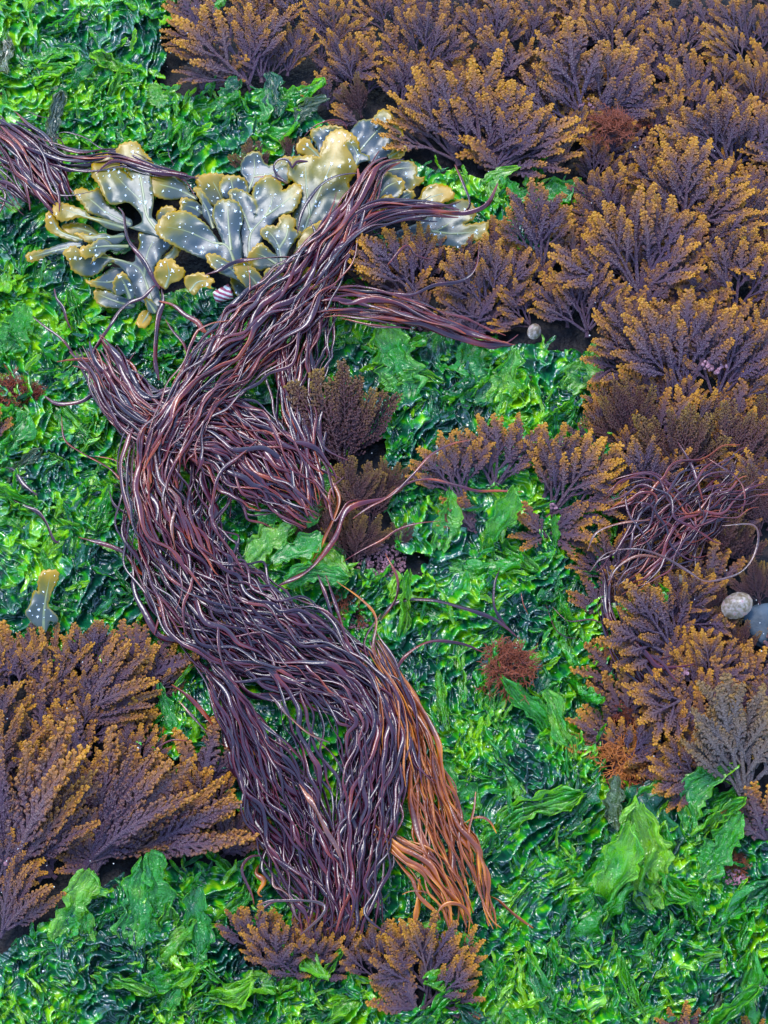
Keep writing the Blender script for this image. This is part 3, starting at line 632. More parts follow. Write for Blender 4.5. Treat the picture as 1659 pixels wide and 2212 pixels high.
def wrack(outline, ribs, label, z0, yel=0.0, rise=16, wave=6, tuft_n=1.0, seed=0):
    ol = outline if outline[0] != outline[-1] else outline[:-1]
    cx_, cy_ = ribs[0][0]; ol = [(cx_+(a-cx_)*1.09, cy_+(b-cy_)*1.09) for a, b in ol]; ribs = [[(cx_+(a-cx_)*1.09, cy_+(b-cy_)*1.09) for a, b in r_] for r_ in ribs]
    p = crom(ol+[ol[0]], 4.5)[:-1]
    n = len(p); tn = np.roll(p, -1, 0)-np.roll(p, 1, 0); tn /= np.linalg.norm(tn, axis=1, keepdims=True)+1e-9
    base = np.array(ribs[0][0]); db = np.hypot(*(p-base).T); far = db/db.max()
    saw = np.array([((i % 3)-1)*1.5 for i in range(n)])*np.clip(far*1.8-0.5, 0, 1)
    p = p+np.stack([tn[:, 1], -tn[:, 0]], 1)*saw[:, None]; poly = [tuple(q) for q in p]
    ix, iy = cloud(poly, 5.5); de = segdist(ix, iy, poly+[poly[0]]); k = de > 2.6; ix, iy = ix[k], iy[k]
    vs_ = [Vector(q) for q in poly]+[Vector(q) for q in zip(ix, iy)]
    ov, oe, of = delaunay_2d_cdt(vs_, [(i, (i+1) % n) for i in range(n)], [], 1, 1e-4)[:3]
    vx = np.array([v[0] for v in ov]); vy = np.array([v[1] for v in ov]); mx_ = db.max()
    def zf(x, y):
        d = np.minimum.reduce([segdist(x, y, r) for r in ribs]); f = np.hypot(x-base[0], y-base[1])/mx_
        return z0+10+rise*f**1.3+0.55*wave*perlin(x/34+seed*3.1, y/34, 81)*np.clip(d/16, 0, 1.6)**2+1.2*wave*perlin(x/80+seed, y/80, 82)-0.004*d*d*np.clip(f, 0, 1)
    f = np.hypot(vx-base[0], vy-base[1])/mx_; de = segdist(vx, vy, poly+[poly[0]])
    tone = yel*0.9+0.75*np.clip(f*1.9-0.95, 0, 1)**1.3+0.5*np.exp(-de/2.2)*np.clip(f*1.5, 0, 1)+0.12*np.exp(-np.minimum.reduce([segdist(vx, vy, r) for r in ribs])/5)
    me = bpy.data.meshes.new('blade'); me.from_pydata([tuple(q) for q in P(vx, vy, terr(vx, vy)+zf(vx, vy))], [], [tuple(q) for q in of])
    at = me.attributes.new('tone', 'FLOAT', 'POINT'); at.data.foreach_set('value', np.clip(tone, 0, 1).astype(np.float32))
    me.polygons.foreach_set('use_smooth', np.ones(len(me.polygons), bool)); me.materials.append(M_wrack); me.update()
    c = P(base[0], base[1], float(terr(*base))+z0)
    root = empty('toothed_wrack_frond', c, label=label, cat='seaweed', group='flat toothed wrack blades'); off = Matrix.Translation(-Vector(c))
    bo = link(bpy.data.objects.new('blade', me), root); bo.matrix_local = off
    so = bo.modifiers.new('thick', 'SOLIDIFY'); so.thickness = 0.0007; so.offset = 0
    for r_ in ribs:
        q = crom(r_, 6); x, y = q[:, 0], q[:, 1]; w = np.linspace(4.5, 1.2, len(q))*U
        V, F = tube(P(x, y, terr(x, y)+zf(x, y)+0.3), w, 0.3, None, 6)
        m_ = link(bpy.data.objects.new('midrib', mesh_np('midrib', V, F, M_rib)), root); m_.matrix_local = off
    # tufts of short white hairs
    hx, hy = cloud(poly, 13); d = segdist(hx, hy, poly+[poly[0]]); k = (d > 4) & (NR.rand(len(hx)) < 0.45*tuft_n) & (np.hypot(hx-base[0], hy-base[1])/mx_ > 0.22); hx, hy = hx[k], hy[k]
    if len(hx):
        B = MB(); big = NR.rand(len(hx))**2.2
        for x, y, g_ in zip(hx, hy, big):
            zc = float(terr(x, y))+float(zf(np.array([x]), np.array([y]))[0])+0.8
            for _ in range(5+int(7*g_)):
                a = NR.rand()*2*np.pi; l = (1.0+4.0*g_)*NR.uniform(0.4, 1)
                l *= 1.35
                pts = P(np.array([x, x+l*.5*math.cos(a), x+l*math.cos(a)]), np.array([y, y+l*.5*math.sin(a), y+l*math.sin(a)]), zc+np.array([0, 0.8, 1.0+l*0.15]))
                V, F = tube(pts, np.array([0.5, 0.38, 0.1])*U, 0.7, None, 4); B.add(V, F, 1)
        h_ = link(bpy.data.objects.new('white_hairs', B.mesh('white_hairs', M_hair)), root); h_.matrix_local = off
WR = [ # outline, midribs, label, base height, yellowness
 (A4([(190,1190),(260,1200),(330,1260),(390,1330),(400,1400),(330,1340),(240,1320),(200,1260)]), [A4([(400,1390),(300,1280),(200,1200)])], 'dark grey blade beside the striped shell', 20, 0),
 (A3([(590,1530),(650,1510),(740,1560),(850,1600),(900,1640),(860,1670),(740,1665),(640,1650),(590,1590)]), [A3([(890,1650),(740,1610),(600,1550)])], 'grey blade lowest at the left, above two crossing strands', 22, 0),
 (A3([(505,1430),(560,1440),(640,1400),(720,1350),(800,1350),(820,1400),(800,1500),(740,1540),(720,1520),(640,1500),(560,1480)]), [A3([(810,1400),(700,1450),(520,1440)])], 'olive blade tucked under the wide lower left fork', 24, 0.1),
 (A3([(330,1000),(420,985),(520,1000),(600,1060),(640,1110),(520,1110),(420,1100),(340,1050)]), [A3([(630,1100),(500,1040),(350,1010)])], 'shaded olive blade in the hollow of the left wrack blades', 18, 0.4),
 (A4([(565,60),(600,40),(600,45),(570,70)]) if 0 else A4([(1000,690),(1060,680),(1110,730),(1100,790),(1040,820),(1010,780)]), [A4([(1010,800),(1050,750),(1080,700)])], 'small yellow blade peeping out right of the rope under crossing strands', 26, 0.5),
 (A4([(-50,520),(60,500),(170,520),(260,560),(280,640),(240,740),(160,760),(60,700),(-20,620)]), [A4([(160,760),(100,620),(40,520)])], 'olive blade with yellow rim hidden behind the middle blades', 22, 0.35),
 (A3([(1065,920),(1100,870),(1160,850),(1210,870),(1218,920),(1180,960),(1160,1010),(1110,1020),(1080,980)]), [A3([(1100,1010),(1140,930),(1170,870)])], 'small round blade right of the tallest left fork', 28, 0.35),
 (A3([(1270,800),(1300,780),(1380,800),(1430,840),(1470,870),(1440,910),(1390,940),(1330,950),(1280,900)]), [A3([(1440,900),(1380,860),(1290,830)])], 'curled grey blade above the middle fork', 36, 0.08),
 (A3([(1035,640),(1100,600),(1200,605),(1270,640),(1320,680),(1340,730),(1390,760),(1395,790),(1300,780),(1200,790),(1100,770),(1040,730),(1025,690)]), [A3([(1390,780),(1250,710),(1060,660)])], 'oval blade lying level, right of the tallest left fork', 34, 0.22),
 (A3([(1375,720),(1430,720),(1490,800),(1520,860),(1545,900),(1530,1030),(1490,980),(1450,920),(1440,840)]), [A3([(1530,1020),(1480,880),(1400,740)])], 'slim grey blade pointing up left between two forks', 40, 0),
 (A4([(100,570),(140,510),(220,508),(270,530),(285,580),(270,640),(190,650),(130,640)]), [A4([(210,650),(190,580),(180,520)])], 'small pale blade left of the upper lobed one', 38, 0.05),
 (A4([(245,480),(250,420),(300,360),(370,360),(385,410),(420,440),(470,420),(510,385),(560,390),(595,440),(560,500),(540,555),(480,540),(380,540),(330,580),(280,620),(290,560)]), [A4([(290,610),(330,500),(330,380)]), A4([(330,510),(440,490),(560,410)])], 'two-lobed pale blade touching the dark bushy tuft', 36, 0.02),
 (A3([(430,740),(500,715),(560,740),(620,715),(650,760),(680,830),(750,880),(820,930),(870,960),(860,1010),(780,1000),(700,960),(600,920),(540,900),(500,840),(460,800)]), [A3([(860,990),(680,900),(580,820),(470,745)])], 'olive blade pointing up left under the tallest left fork', 34, 0.15),
 (A3([(200,1040),(190,950),(215,900),(260,915),(285,960),(300,1020),(360,1060),(440,1090),(480,1120),(440,1135),(350,1110),(270,1080)]), [A3([(470,1115),(300,1050),(230,930)])], 'yellow hooked blade at the left side', 34, 0.38),
 (A3([(280,835),(350,830),(420,850),(520,890),(560,930),(700,960),(830,1010),(790,1040),(680,1020),(600,970),(480,940),(400,960),(340,970),(290,930),(275,880)]), [A3([(820,1020),(560,945),(300,860)])], 'curled blade with yellow underside above the hooked one', 42, 0.25),
 (A3([(430,1060),(500,1060),(560,1080),(650,1060),(720,1080),(800,1060),(810,1100),(740,1150),(650,1120),(560,1140),(500,1110)]), [A3([(805,1085),(620,1095),(450,1070)])], 'narrow wavy blade in the middle of the left side', 40, 0.15),
 (A3([(45,1225),(100,1200),(200,1185),(300,1150),(400,1125),(470,1135),(440,1200),(380,1230),(300,1220),(220,1230),(150,1265),(80,1285),(50,1260)]), [A3([(460,1160),(300,1190),(60,1250)])], 'tongue-like blade reaching farthest left', 30, 0.05),
 (A3([(1170,1115),(1230,1140),(1250,1200),(1220,1260),(1150,1300),(1100,1310),(1110,1260),(1190,1190)]), [A3([(1110,1300),(1190,1230),(1220,1150)])], 'olive brown blade behind the central left fork', 30, 0.3),
 (A3([(365,1250),(440,1200),(480,1215),(540,1265),(640,1240),(720,1280),(820,1310),(900,1320),(910,1260),(940,1190),(930,1120),(980,1085),(1060,1080),(1110,1105),(1170,1110),(1190,1160),(1180,1200),(1110,1270),(1090,1320),(1050,1360),(1060,1450),(1090,1560),(1090,1660),(1000,1640),(900,1570),(860,1440),(800,1360),(720,1325),(640,1400),(560,1435),(500,1420),(430,1375),(420,1330)]), [A3([(1040,1640),(960,1400),(860,1330),(700,1290),(450,1260)]), A3([(975,1430),(1000,1260),(1060,1130)])], 'wide forked blade at the lower left with a pale stem', 36, 0.02),
 (A3([(480,1170),(560,1150),(630,1105),(700,1130),(740,1165),(850,1160),(760,1200),(700,1190),(650,1230),(590,1270),(560,1295),(580,1240),(520,1260),(480,1220)]), [A3([(840,1165),(650,1165),(500,1190)])], 'twisted blade resting on the wide lower left fork', 50, 0.12),
 (A3([(740,1430),(800,1390),(840,1430),(870,1490),(885,1540),(880,1590),(840,1600),(820,1550),(770,1570),(735,1540),(725,1480)]), [A3([(860,1590),(820,1490),(780,1420)])], 'small curled grey blade in front of the lower left stem', 46, 0.05),
 (A3([(965,1580),(1020,1600),(1070,1650),(1080,1700),(1040,1710),(1000,1680)]), [A3([(1060,1700),(1020,1640),(975,1590)])], 'little pale blade below the lower left stem', 40, 0.15),
 (A3([(920,1740),(960,1690),(1010,1690),(1030,1740),(1000,1800),(960,1820),(910,1790)]), [A3([(1010,1700),(980,1750),(940,1800)])], 'small amber blade hanging lowest of the wrack', 30, 0.75),
 (A3([(1060,960),(1035,930),(1050,800),(1030,640),(1050,560),(1030,510),(975,450),(935,390),(880,378),(800,400),(765,460),(800,510),(830,570),(890,665),(820,580),(760,500),(690,465),(625,468),(600,520),(585,580),(590,640),(640,700),(665,760),(720,840),(780,845),(850,830),(900,860),(950,920),(960,975),(900,1010),(870,1020),(1000,1060),(1110,1090),(1120,1030)]), [A3([(1090,1060),(1010,950),(960,830),(830,700),(700,570)]), A3([(990,890),(970,750),(940,600),(880,420)])], 'tallest forked blade at the left with golden tips', 46, 0.22),
 (A4([(165,640),(210,618),(260,630),(310,660),(340,700),(345,760),(325,825),(350,740),(320,680),(330,600),(400,540),(450,545),(500,590),(510,630),(570,590),(620,600),(625,660),(605,720),(560,770),(490,790),(440,840),(400,900),(370,960),(330,1010),(300,1050),(260,1040),(245,900),(250,800),(190,700)]), [A4([(300,1040),(310,900),(390,800),(440,700),(430,590)]), A4([(310,880),(260,760),(210,650)]), A4([(400,790),(500,720),(600,640)])], 'big three-lobed pale blade in the centre', 44, 0),
 (A4([(-295,880),(-258,815),(-200,775),(-100,768),(-25,808),(35,858),(85,925),(118,975),(125,950),(95,880),(65,800),(75,740),(110,700),(170,695),(220,710),(250,760),(255,830),(235,900),(245,970),(250,1050),(250,1120),(190,1180),(100,1140),(40,1080),(-50,1040),(-175,983),(-258,933)]), [A4([(220,1150),(160,990),(60,960),(-100,890),(-250,860)]), A4([(180,1010),(165,850),(160,720)])], 'broad forked pale blade reaching left across the centre', 52, 0.02),
 (A4([(965,250),(1000,190),(1050,140),(1120,130),(1170,75),(1230,85),(1270,160),(1310,200),(1310,250),(1290,310),(1220,360),(1160,400),(1100,405),(1080,360),(1040,350),(1010,290)]), [A4([(1020,360),(1120,240),(1240,120)])], 'topmost grey blade with large white tufts', 34, 0),
 (A4([(1230,350),(1280,310),(1320,298),(1355,310),(1340,350),(1310,380),(1250,380)]), [A4([(1240,375),(1290,345),(1340,310)])], 'small yellow blade right of the topmost one', 32, 0.6),
 (A4([(720,200),(780,180),(860,168),(930,185),(950,230),(920,270),(880,290),(830,330),(780,340),(760,290),(730,250)]), [A4([(850,330),(845,260),(850,180)])], 'pale fan-shaped blade above the tall yellowish one', 32, 0.03),
 (A4([(625,310),(660,255),(710,260),(740,310),(790,350),(760,390),(680,360),(640,345)]), [A4([(780,375),(710,310),(650,290)])], 'small amber curled blade at the top left of the tall yellowish one', 34, 0.6),
 (A4([(940,290),(990,255),(1030,290),(1050,350),(1100,370),(1100,400),(1050,410),(1010,450),(980,480),(1000,400)]), [A4([(990,470),(1030,380),(990,290)])], 'slender pale blade between the tall yellowish and the topmost one', 40, 0),
 (A4([(1165,460),(1230,420),(1300,400),(1380,405),(1415,450),(1410,500),(1460,500),(1440,540),(1390,570),(1370,600),(1300,560),(1260,500),(1200,490)]), [A4([(1180,470),(1290,450),(1390,440)])], 'scalloped blade right of the rope of strands', 36, 0.12),
 (A4([(1180,520),(1220,480),(1260,500),(1330,540),(1325,600),(1290,650),(1220,670),(1170,680),(1150,600)]), [A4([(1160,660),(1220,580),(1300,540)])], 'round grey blade right of the rope of strands', 42, 0.08),
 (A4([(1080,640),(1120,620),(1150,640),(1140,700),(1120,760),(1090,720)]), [A4([(1110,750),(1110,700),(1120,640)])], 'tiny grey blade hugging the right side of the rope', 44, 0.05),
 (A4([(1190,640),(1250,630),(1280,670),(1270,700),(1210,720),(1150,740),(1160,690)]), [A4([(1160,720),(1220,680),(1260,650)])], 'small blade with amber rim above the crossing strands', 44, 0.4),
 (A4([(1280,620),(1330,600),(1400,605),(1405,650),(1340,690),(1300,680)]), [A4([(1300,680),(1340,640),(1390,615)])], 'small pale blade above the right end of the crossing strands', 44, 0.05),
 (A4([(1410,680),(1450,640),(1470,590),(1540,560),(1620,575),(1650,600),(1660,650),(1560,690),(1480,700)]), [A4([(1420,690),(1530,640),(1640,610)])], 'amber blade at the right end of the wrack', 36, 0.62),
 (A4([(1190,930),(1300,870),(1430,820),(1500,770),(1560,740),(1640,690),(1695,677),(1750,700),(1778,752),(1765,800),(1700,835),(1780,825),(1857,819),(1850,870),(1858,919),(1800,930),(1737,944),(1680,1000),(1600,970),(1500,965),(1400,960),(1280,960)]), [A4([(1190,945),(1400,900),(1560,860),(1720,740)]), A4([(1500,875),(1650,890),(1840,870)])], 'large grey forked blade farthest right, under the crossing strands', 22, 0),
 (A4([(565,470),(590,435),(650,430),(700,425),(755,435),(760,400),(800,310),(850,270),(900,265),(960,290),(1000,340),(1005,400),(985,470),(1000,490),(980,540),(940,600),(950,640),(900,700),(870,760),(830,800),(760,870),(700,900),(640,1000),(610,1090),(600,1150),(560,1200),(540,1180),(590,1050),(630,930),(590,800),(620,740),(630,640),(600,590),(560,560)]), [A4([(575,1180),(640,960),(720,740),(830,480),(890,290)]), A4([(700,790),(680,640),(670,450)])], 'tallest broad blade, yellowish, left of the rope of strands', 40, 0.3),
 (A4([(305,1040),(340,990),(390,960),(440,1000),(460,1020),(520,1060),(500,1110),(430,1120),(350,1140),(310,1090)]), [A4([(500,1100),(420,1050),(350,1020)])], 'yellow-rimmed blade under the strand crossing the centre', 48, 0.2),
 (A4([(380,890),(430,855),(490,855),(510,800),(560,790),(610,830),(600,880),(640,900),(600,960),(570,1000),(550,1060),(560,1120),(520,1150),(500,1100),(480,1010),(440,960),(400,930)]), [A4([(530,1140),(500,980),(440,890)]), A4([(505,1000),(550,920),(560,830)])], 'small forked blade left of the amber one', 52, 0.1),
 (A4([(620,960),(660,880),(740,830),(830,790),(850,850),(920,825),(945,860),(940,900),(880,940),(820,980),(740,1000),(680,1000),(630,990)]), [A4([(630,985),(740,910),(920,850)])], 'bright amber blade lying against the rope', 54, 0.7),
 (A3([(1080,1310),(1130,1285),(1200,1290),(1225,1330),(1280,1360),(1285,1410),(1240,1450),(1180,1470),(1140,1515),(1080,1460),(1055,1400)]), [A3([(1140,1500),(1170,1400),(1150,1300)])], 'golden rounded blade in front below the central fork', 50, 0.6),
 (A3([(1300,1420),(1360,1400),(1430,1390),(1500,1430),(1525,1455),(1490,1490),(1520,1515),(1430,1500),(1370,1560),(1310,1500),(1295,1450)]), [A3([(1340,1530),(1400,1460),(1500,1450)])], 'golden torn blade left of the striped shell', 50, 0.62),
 (A4([(30,1040),(90,1040),(160,1080),(230,1120),(280,1180),(300,1240),(200,1190),(100,1150),(40,1090)]), [A4([(290,1230),(180,1130),(50,1060)])], 'grey yellow-rimmed blade above the striped shell', 56, 0.08),
 (A4([(205,1110),(270,1080),(320,1120),(370,1170),(400,1220),(400,1300),(410,1370),(350,1330),(290,1260),(230,1190)]), [A4([(405,1360),(350,1230),(240,1120)])], 'curled blade with yellow patch right of the striped shell', 54, 0.3),
 (A4([(410,1135),(460,1130),(510,1145),(525,1190),(510,1240),(440,1270),(405,1240),(400,1180)]), [A4([(430,1260),(455,1200),(465,1140)])], 'small round-tipped grey blade at the lower middle', 58, 0.02),
 (A4([(400,1390),(430,1290),(500,1240),(590,1180),(680,1135),(740,1165),(720,1200),(680,1240),(790,1235),(740,1265),(660,1285),(560,1300),(480,1330),(420,1400)]), [A4([(410,1390),(500,1290),(640,1190),(720,1160)]), A4([(530,1270),(650,1265),(770,1240)])], 'lowest blade whose split tip rests on the rope', 62, 0.12),
 (A7([(420,1270),(480,1258),(570,1265),(585,1320),(560,1390),(525,1450),(500,1530),(490,1600),(575,1700),(560,1760),(500,1740),(470,1830),(440,1850),(400,1800),(330,1750),(270,1660),(310,1590),(350,1455),(388,1460),(385,1370),(400,1320)]), [A7([(440,1840),(450,1600),(500,1300)])], 'lone small blade standing by itself at the left edge below the middle', 34, 0.2),
]
for k, (o_, r_, l_, z_, y_) in enumerate(WR): wrack(o_, r_, l_, z_, y_, seed=k, rise=(30 if k == len(WR)-1 else 14))

# ------------------------------------------------------------------ strands
STR = []                          # (points px, height array, half width px, meta)
def rope(path, n, zlo, zhi, wlo=3.0, whi=5.2, label='', group='', m='d', frag=0.5, name='seaweed_strand', lat=0.12):
    c = crom([p[:2] for p in path], 9); L = len(c); s = np.linspace(0, 1, L)
    ctrl = np.concatenate([[0], np.cumsum([math.dist(path[i][:2], path[i+1][:2]) for i in range(len(path)-1)])]); 
    arc = np.concatenate([[0], np.cumsum(np.hypot(*np.diff(c, axis=0).T))]); hw = np.interp(arc/arc[-1], ctrl/ctrl[-1], [p[2] for p in path])
    T = np.gradient(c, axis=0); T /= np.linalg.norm(T, axis=1, keepdims=True); Nn = np.stack([-T[:, 1], T[:, 0]], 1)
    tot = arc[-1]
    for k in range(int(n*1.12)):
        if R.random() < frag: a = R.uniform(0, 0.55); b_ = min(1, a+R.uniform(0.35, 0.8))
        else: a, b_ = R.uniform(0, 0.22), R.uniform(0.82, 1)
        i0, i1 = int(a*(L-1)), int(b_*(L-1))+1
        if i1-i0 < 8: continue
        sl = slice(i0, i1); q = arc[sl]; sd_ = R.uniform(0, 999)
        u0 = R.uniform(-1, 1); u = u0*0.98+0.6*perlin(q/150+sd_, q*0+sd_, 91)+lat*1.3*perlin(q/55+sd_, q*0+sd_, 92)
        end = np.minimum(q-q[0], q[-1]-q)
        pts = c[sl]+Nn[sl]*(u*hw[sl])[:, None]
        if R.random() < 0.3:      # a few ends stray out of the rope
            e = np.clip((q-q[-1]+60)/60, 0, 1)**2 if R.random() < .5 else np.clip((q[0]+60-q)/60, 0, 1)**2
            pts = pts+Nn[sl]*(e*R.gauss(0, 34))[:, None]
        lay_ = R.random(); h = zlo+(zhi-zlo)*(lay_+0.35*perlin(q/120+sd_, q*0+3, 93))-6*np.exp(-end/20)
        w = R.uniform(wlo, whi)*(0.78 if wlo > 2 else 1.1)*(1.75 if R.random() < 0.17 else 0.7 if R.random() < 0.3 else 1)
        h = h+14
        STR.append((pts, h, w, lay_*(zhi-zlo)+zlo, label, group, m, name))
ROPE = 'strands of the dark central rope'
rope([(872,342,8),(815,362,20),(775,430,32),(740,500,40),(690,570,52),(620,650,65),(560,715,72),(490,780,70),(430,840,55),(395,890,50),(355,970,65),(350,1060,60)], 66, 56, 88, label='long dark glossy strand in the upper rope slanting past the wrack', group=ROPE, frag=0.5)
rope([(790,430,25),(740,510,38),(690,590,50),(665,680,60),(640,760,62),(640,860,52),(655,960,50),(690,1090,42)], 50, 36, 66, label='dark strand in the steep right side of the upper rope', group=ROPE)
rope([(190,740,40),(250,835,48),(320,900,52),(430,920,72),(520,965,92),(600,1020,90),(655,1075,70),(690,1115,55)], 120, 38, 72, label='dark red-brown strand in the mass slanting down right above the gap', group=ROPE)
rope([(400,860,45),(365,960,85),(372,1050,98),(375,1150,98),(410,1240,98),(475,1310,98),(580,1375,92),(690,1430,82),(775,1490,64),(815,1555,52),(812,1640,60),(795,1750,62),(775,1850,56),(762,1950,48),(755,2015,50)], 116, 20, 58, label='dark strand in the main rope curving from the left side to the bottom', group=ROPE, frag=0.8)
rope([(345,890,35),(325,1000,50),(345,1100,60),(395,1190,60),(450,1260,55)], 26, 54, 74, label='upper loose strand on the left bend of the rope', group=ROPE)
rope([(425,1410,20),(475,1480,28),(515,1560,38),(560,1650,60),(612,1750,78),(660,1850,76),(700,1940,68),(715,2030,66)], 62, 20, 54, label='dark strand in the left part of the lower bundle', group=ROPE, frag=0.55)
rope([(540,1350,30),(610,1440,42),(670,1560,60),(705,1680,65),(725,1800,60),(742,1900,50),(748,2010,55)], 9, 26, 60, label='dark strand in the middle of the lower bundle', group=ROPE)
AMB = 'amber strands right of the dark bundle'
rope([(812,1385,6),(840,1440,14),(880,1530,26),(905,1600,34),(922,1680,40),(950,1780,52),(978,1860,58),(1005,1940,48),(1018,2015,50)], 40, 18, 44, 2.4, 4.6, label='orange-brown flat strand in the amber bundle', group=AMB, m='o')
rope([(808,1785,12),(860,1835,24),(925,1880,34),(975,1950,36),(1000,2015,30)], 15, 24, 46, 2.4, 4.6, label='orange-brown strand joining the amber bundle from the left', group=AMB, m='o')
rope([(800,1370,12),(835,1440,20),(865,1530,26),(885,1620,26),(900,1700,30)], 12, 24, 50, 2.8, 4.4, label='dark strand tangled into the top of the amber bundle', group=ROPE)
rope([(790,1400,16),(835,1500,26),(850,1600,30),(855,1700,26)], 12, 34, 58, 2.2, 4.0, label='orange-brown strand mixed into the right edge of the dark bundle', group=AMB, m='o')
TL = 'dark strands at the upper left edge'
rope([(-30,255,28),(50,325,48),(100,395,42),(145,455,32)], 40, 30, 62, 4.4, 7.4, label='wine-brown strand in the sheaf at the upper left edge', group=TL, frag=.3)
rope([(-30,350,40),(30,390,46),(75,445,28)], 22, 26, 52, 4.0, 6.6, label='wine-brown strand in the lower part of the sheaf at the left edge', group=TL, frag=.3)
rope([(40,305,20),(150,350,25),(250,345,20),(330,368,14),(430,385,5)], 15, 36, 58, 3.0, 4.6, label='dark strand running from the left sheaf to the wrack tips', group=TL, frag=.5)
RT = 'dark strands stretching right from the rope'
rope([(620,650,30),(700,642,28),(790,648,28),(880,668,26),(960,697,20),(1040,725,18),(1115,742,12)], 14, 56, 80, 3.8, 6.2, label='strand stretching from the rope over the brown frond at centre right', group=RT, frag=.8)
rope([(650,690,14),(740,680,14),(830,690,16),(900,700,12)], 9, 60, 80, 3.0, 4.5, label='short strand running level below the stretched ones', group=RT)
rope([(660,620,20),(710,550,22),(770,490,24),(830,460,26),(920,455,20),(1000,465,10)], 18, 70, 92, 3.8, 6.2, label='red-brown strand crossing the right-hand wrack blades', group=RT, frag=.4)
TG = 'thin strands tangled at the right'
rope([(1650,1000,60),(1540,1060,66),(1450,1130,70),(1380,1200,58),(1320,1265,46)], 58, 22, 70, 1.7, 3.0, label='thin dark strand in the tangle at the right edge', group=TG, frag=.6, lat=.2)
rope([(1310,1220,26),(1322,1330,28),(1370,1420,36),(1440,1500,36)], 22, 10, 36, 1.7, 2.8, label='thin dark strand beneath the lower right fan', group=TG, lat=.2)
rope([(1290,1100,20),(1400,1050,40),(1480,1150,50),(1560,1180,30)], 14, 50, 80, 1.7, 2.8, label='loose thin strand looping over the right-hand tangle', group=TG, lat=.35)
def D2(l): return [(827.3+x*0.5013, y*0.5013) for x, y in l]
def Q4(l): return [(827.3+x*0.5013, 734.4+y*0.5013) for x, y in l]
def C3(l): return [(x*0.5013, 734.4+y*0.5013) for x, y in l]
def C5(l): return [(x*0.5013, 1468.7+y*0.5013) for x, y in l]
def E6(l): return [(442.4+x*0.2133, 1681+y*0.2133) for x, y in l]
def F5(l): return [(884.8+x*0.2133, 1663.5+y*0.2133) for x, y in l]
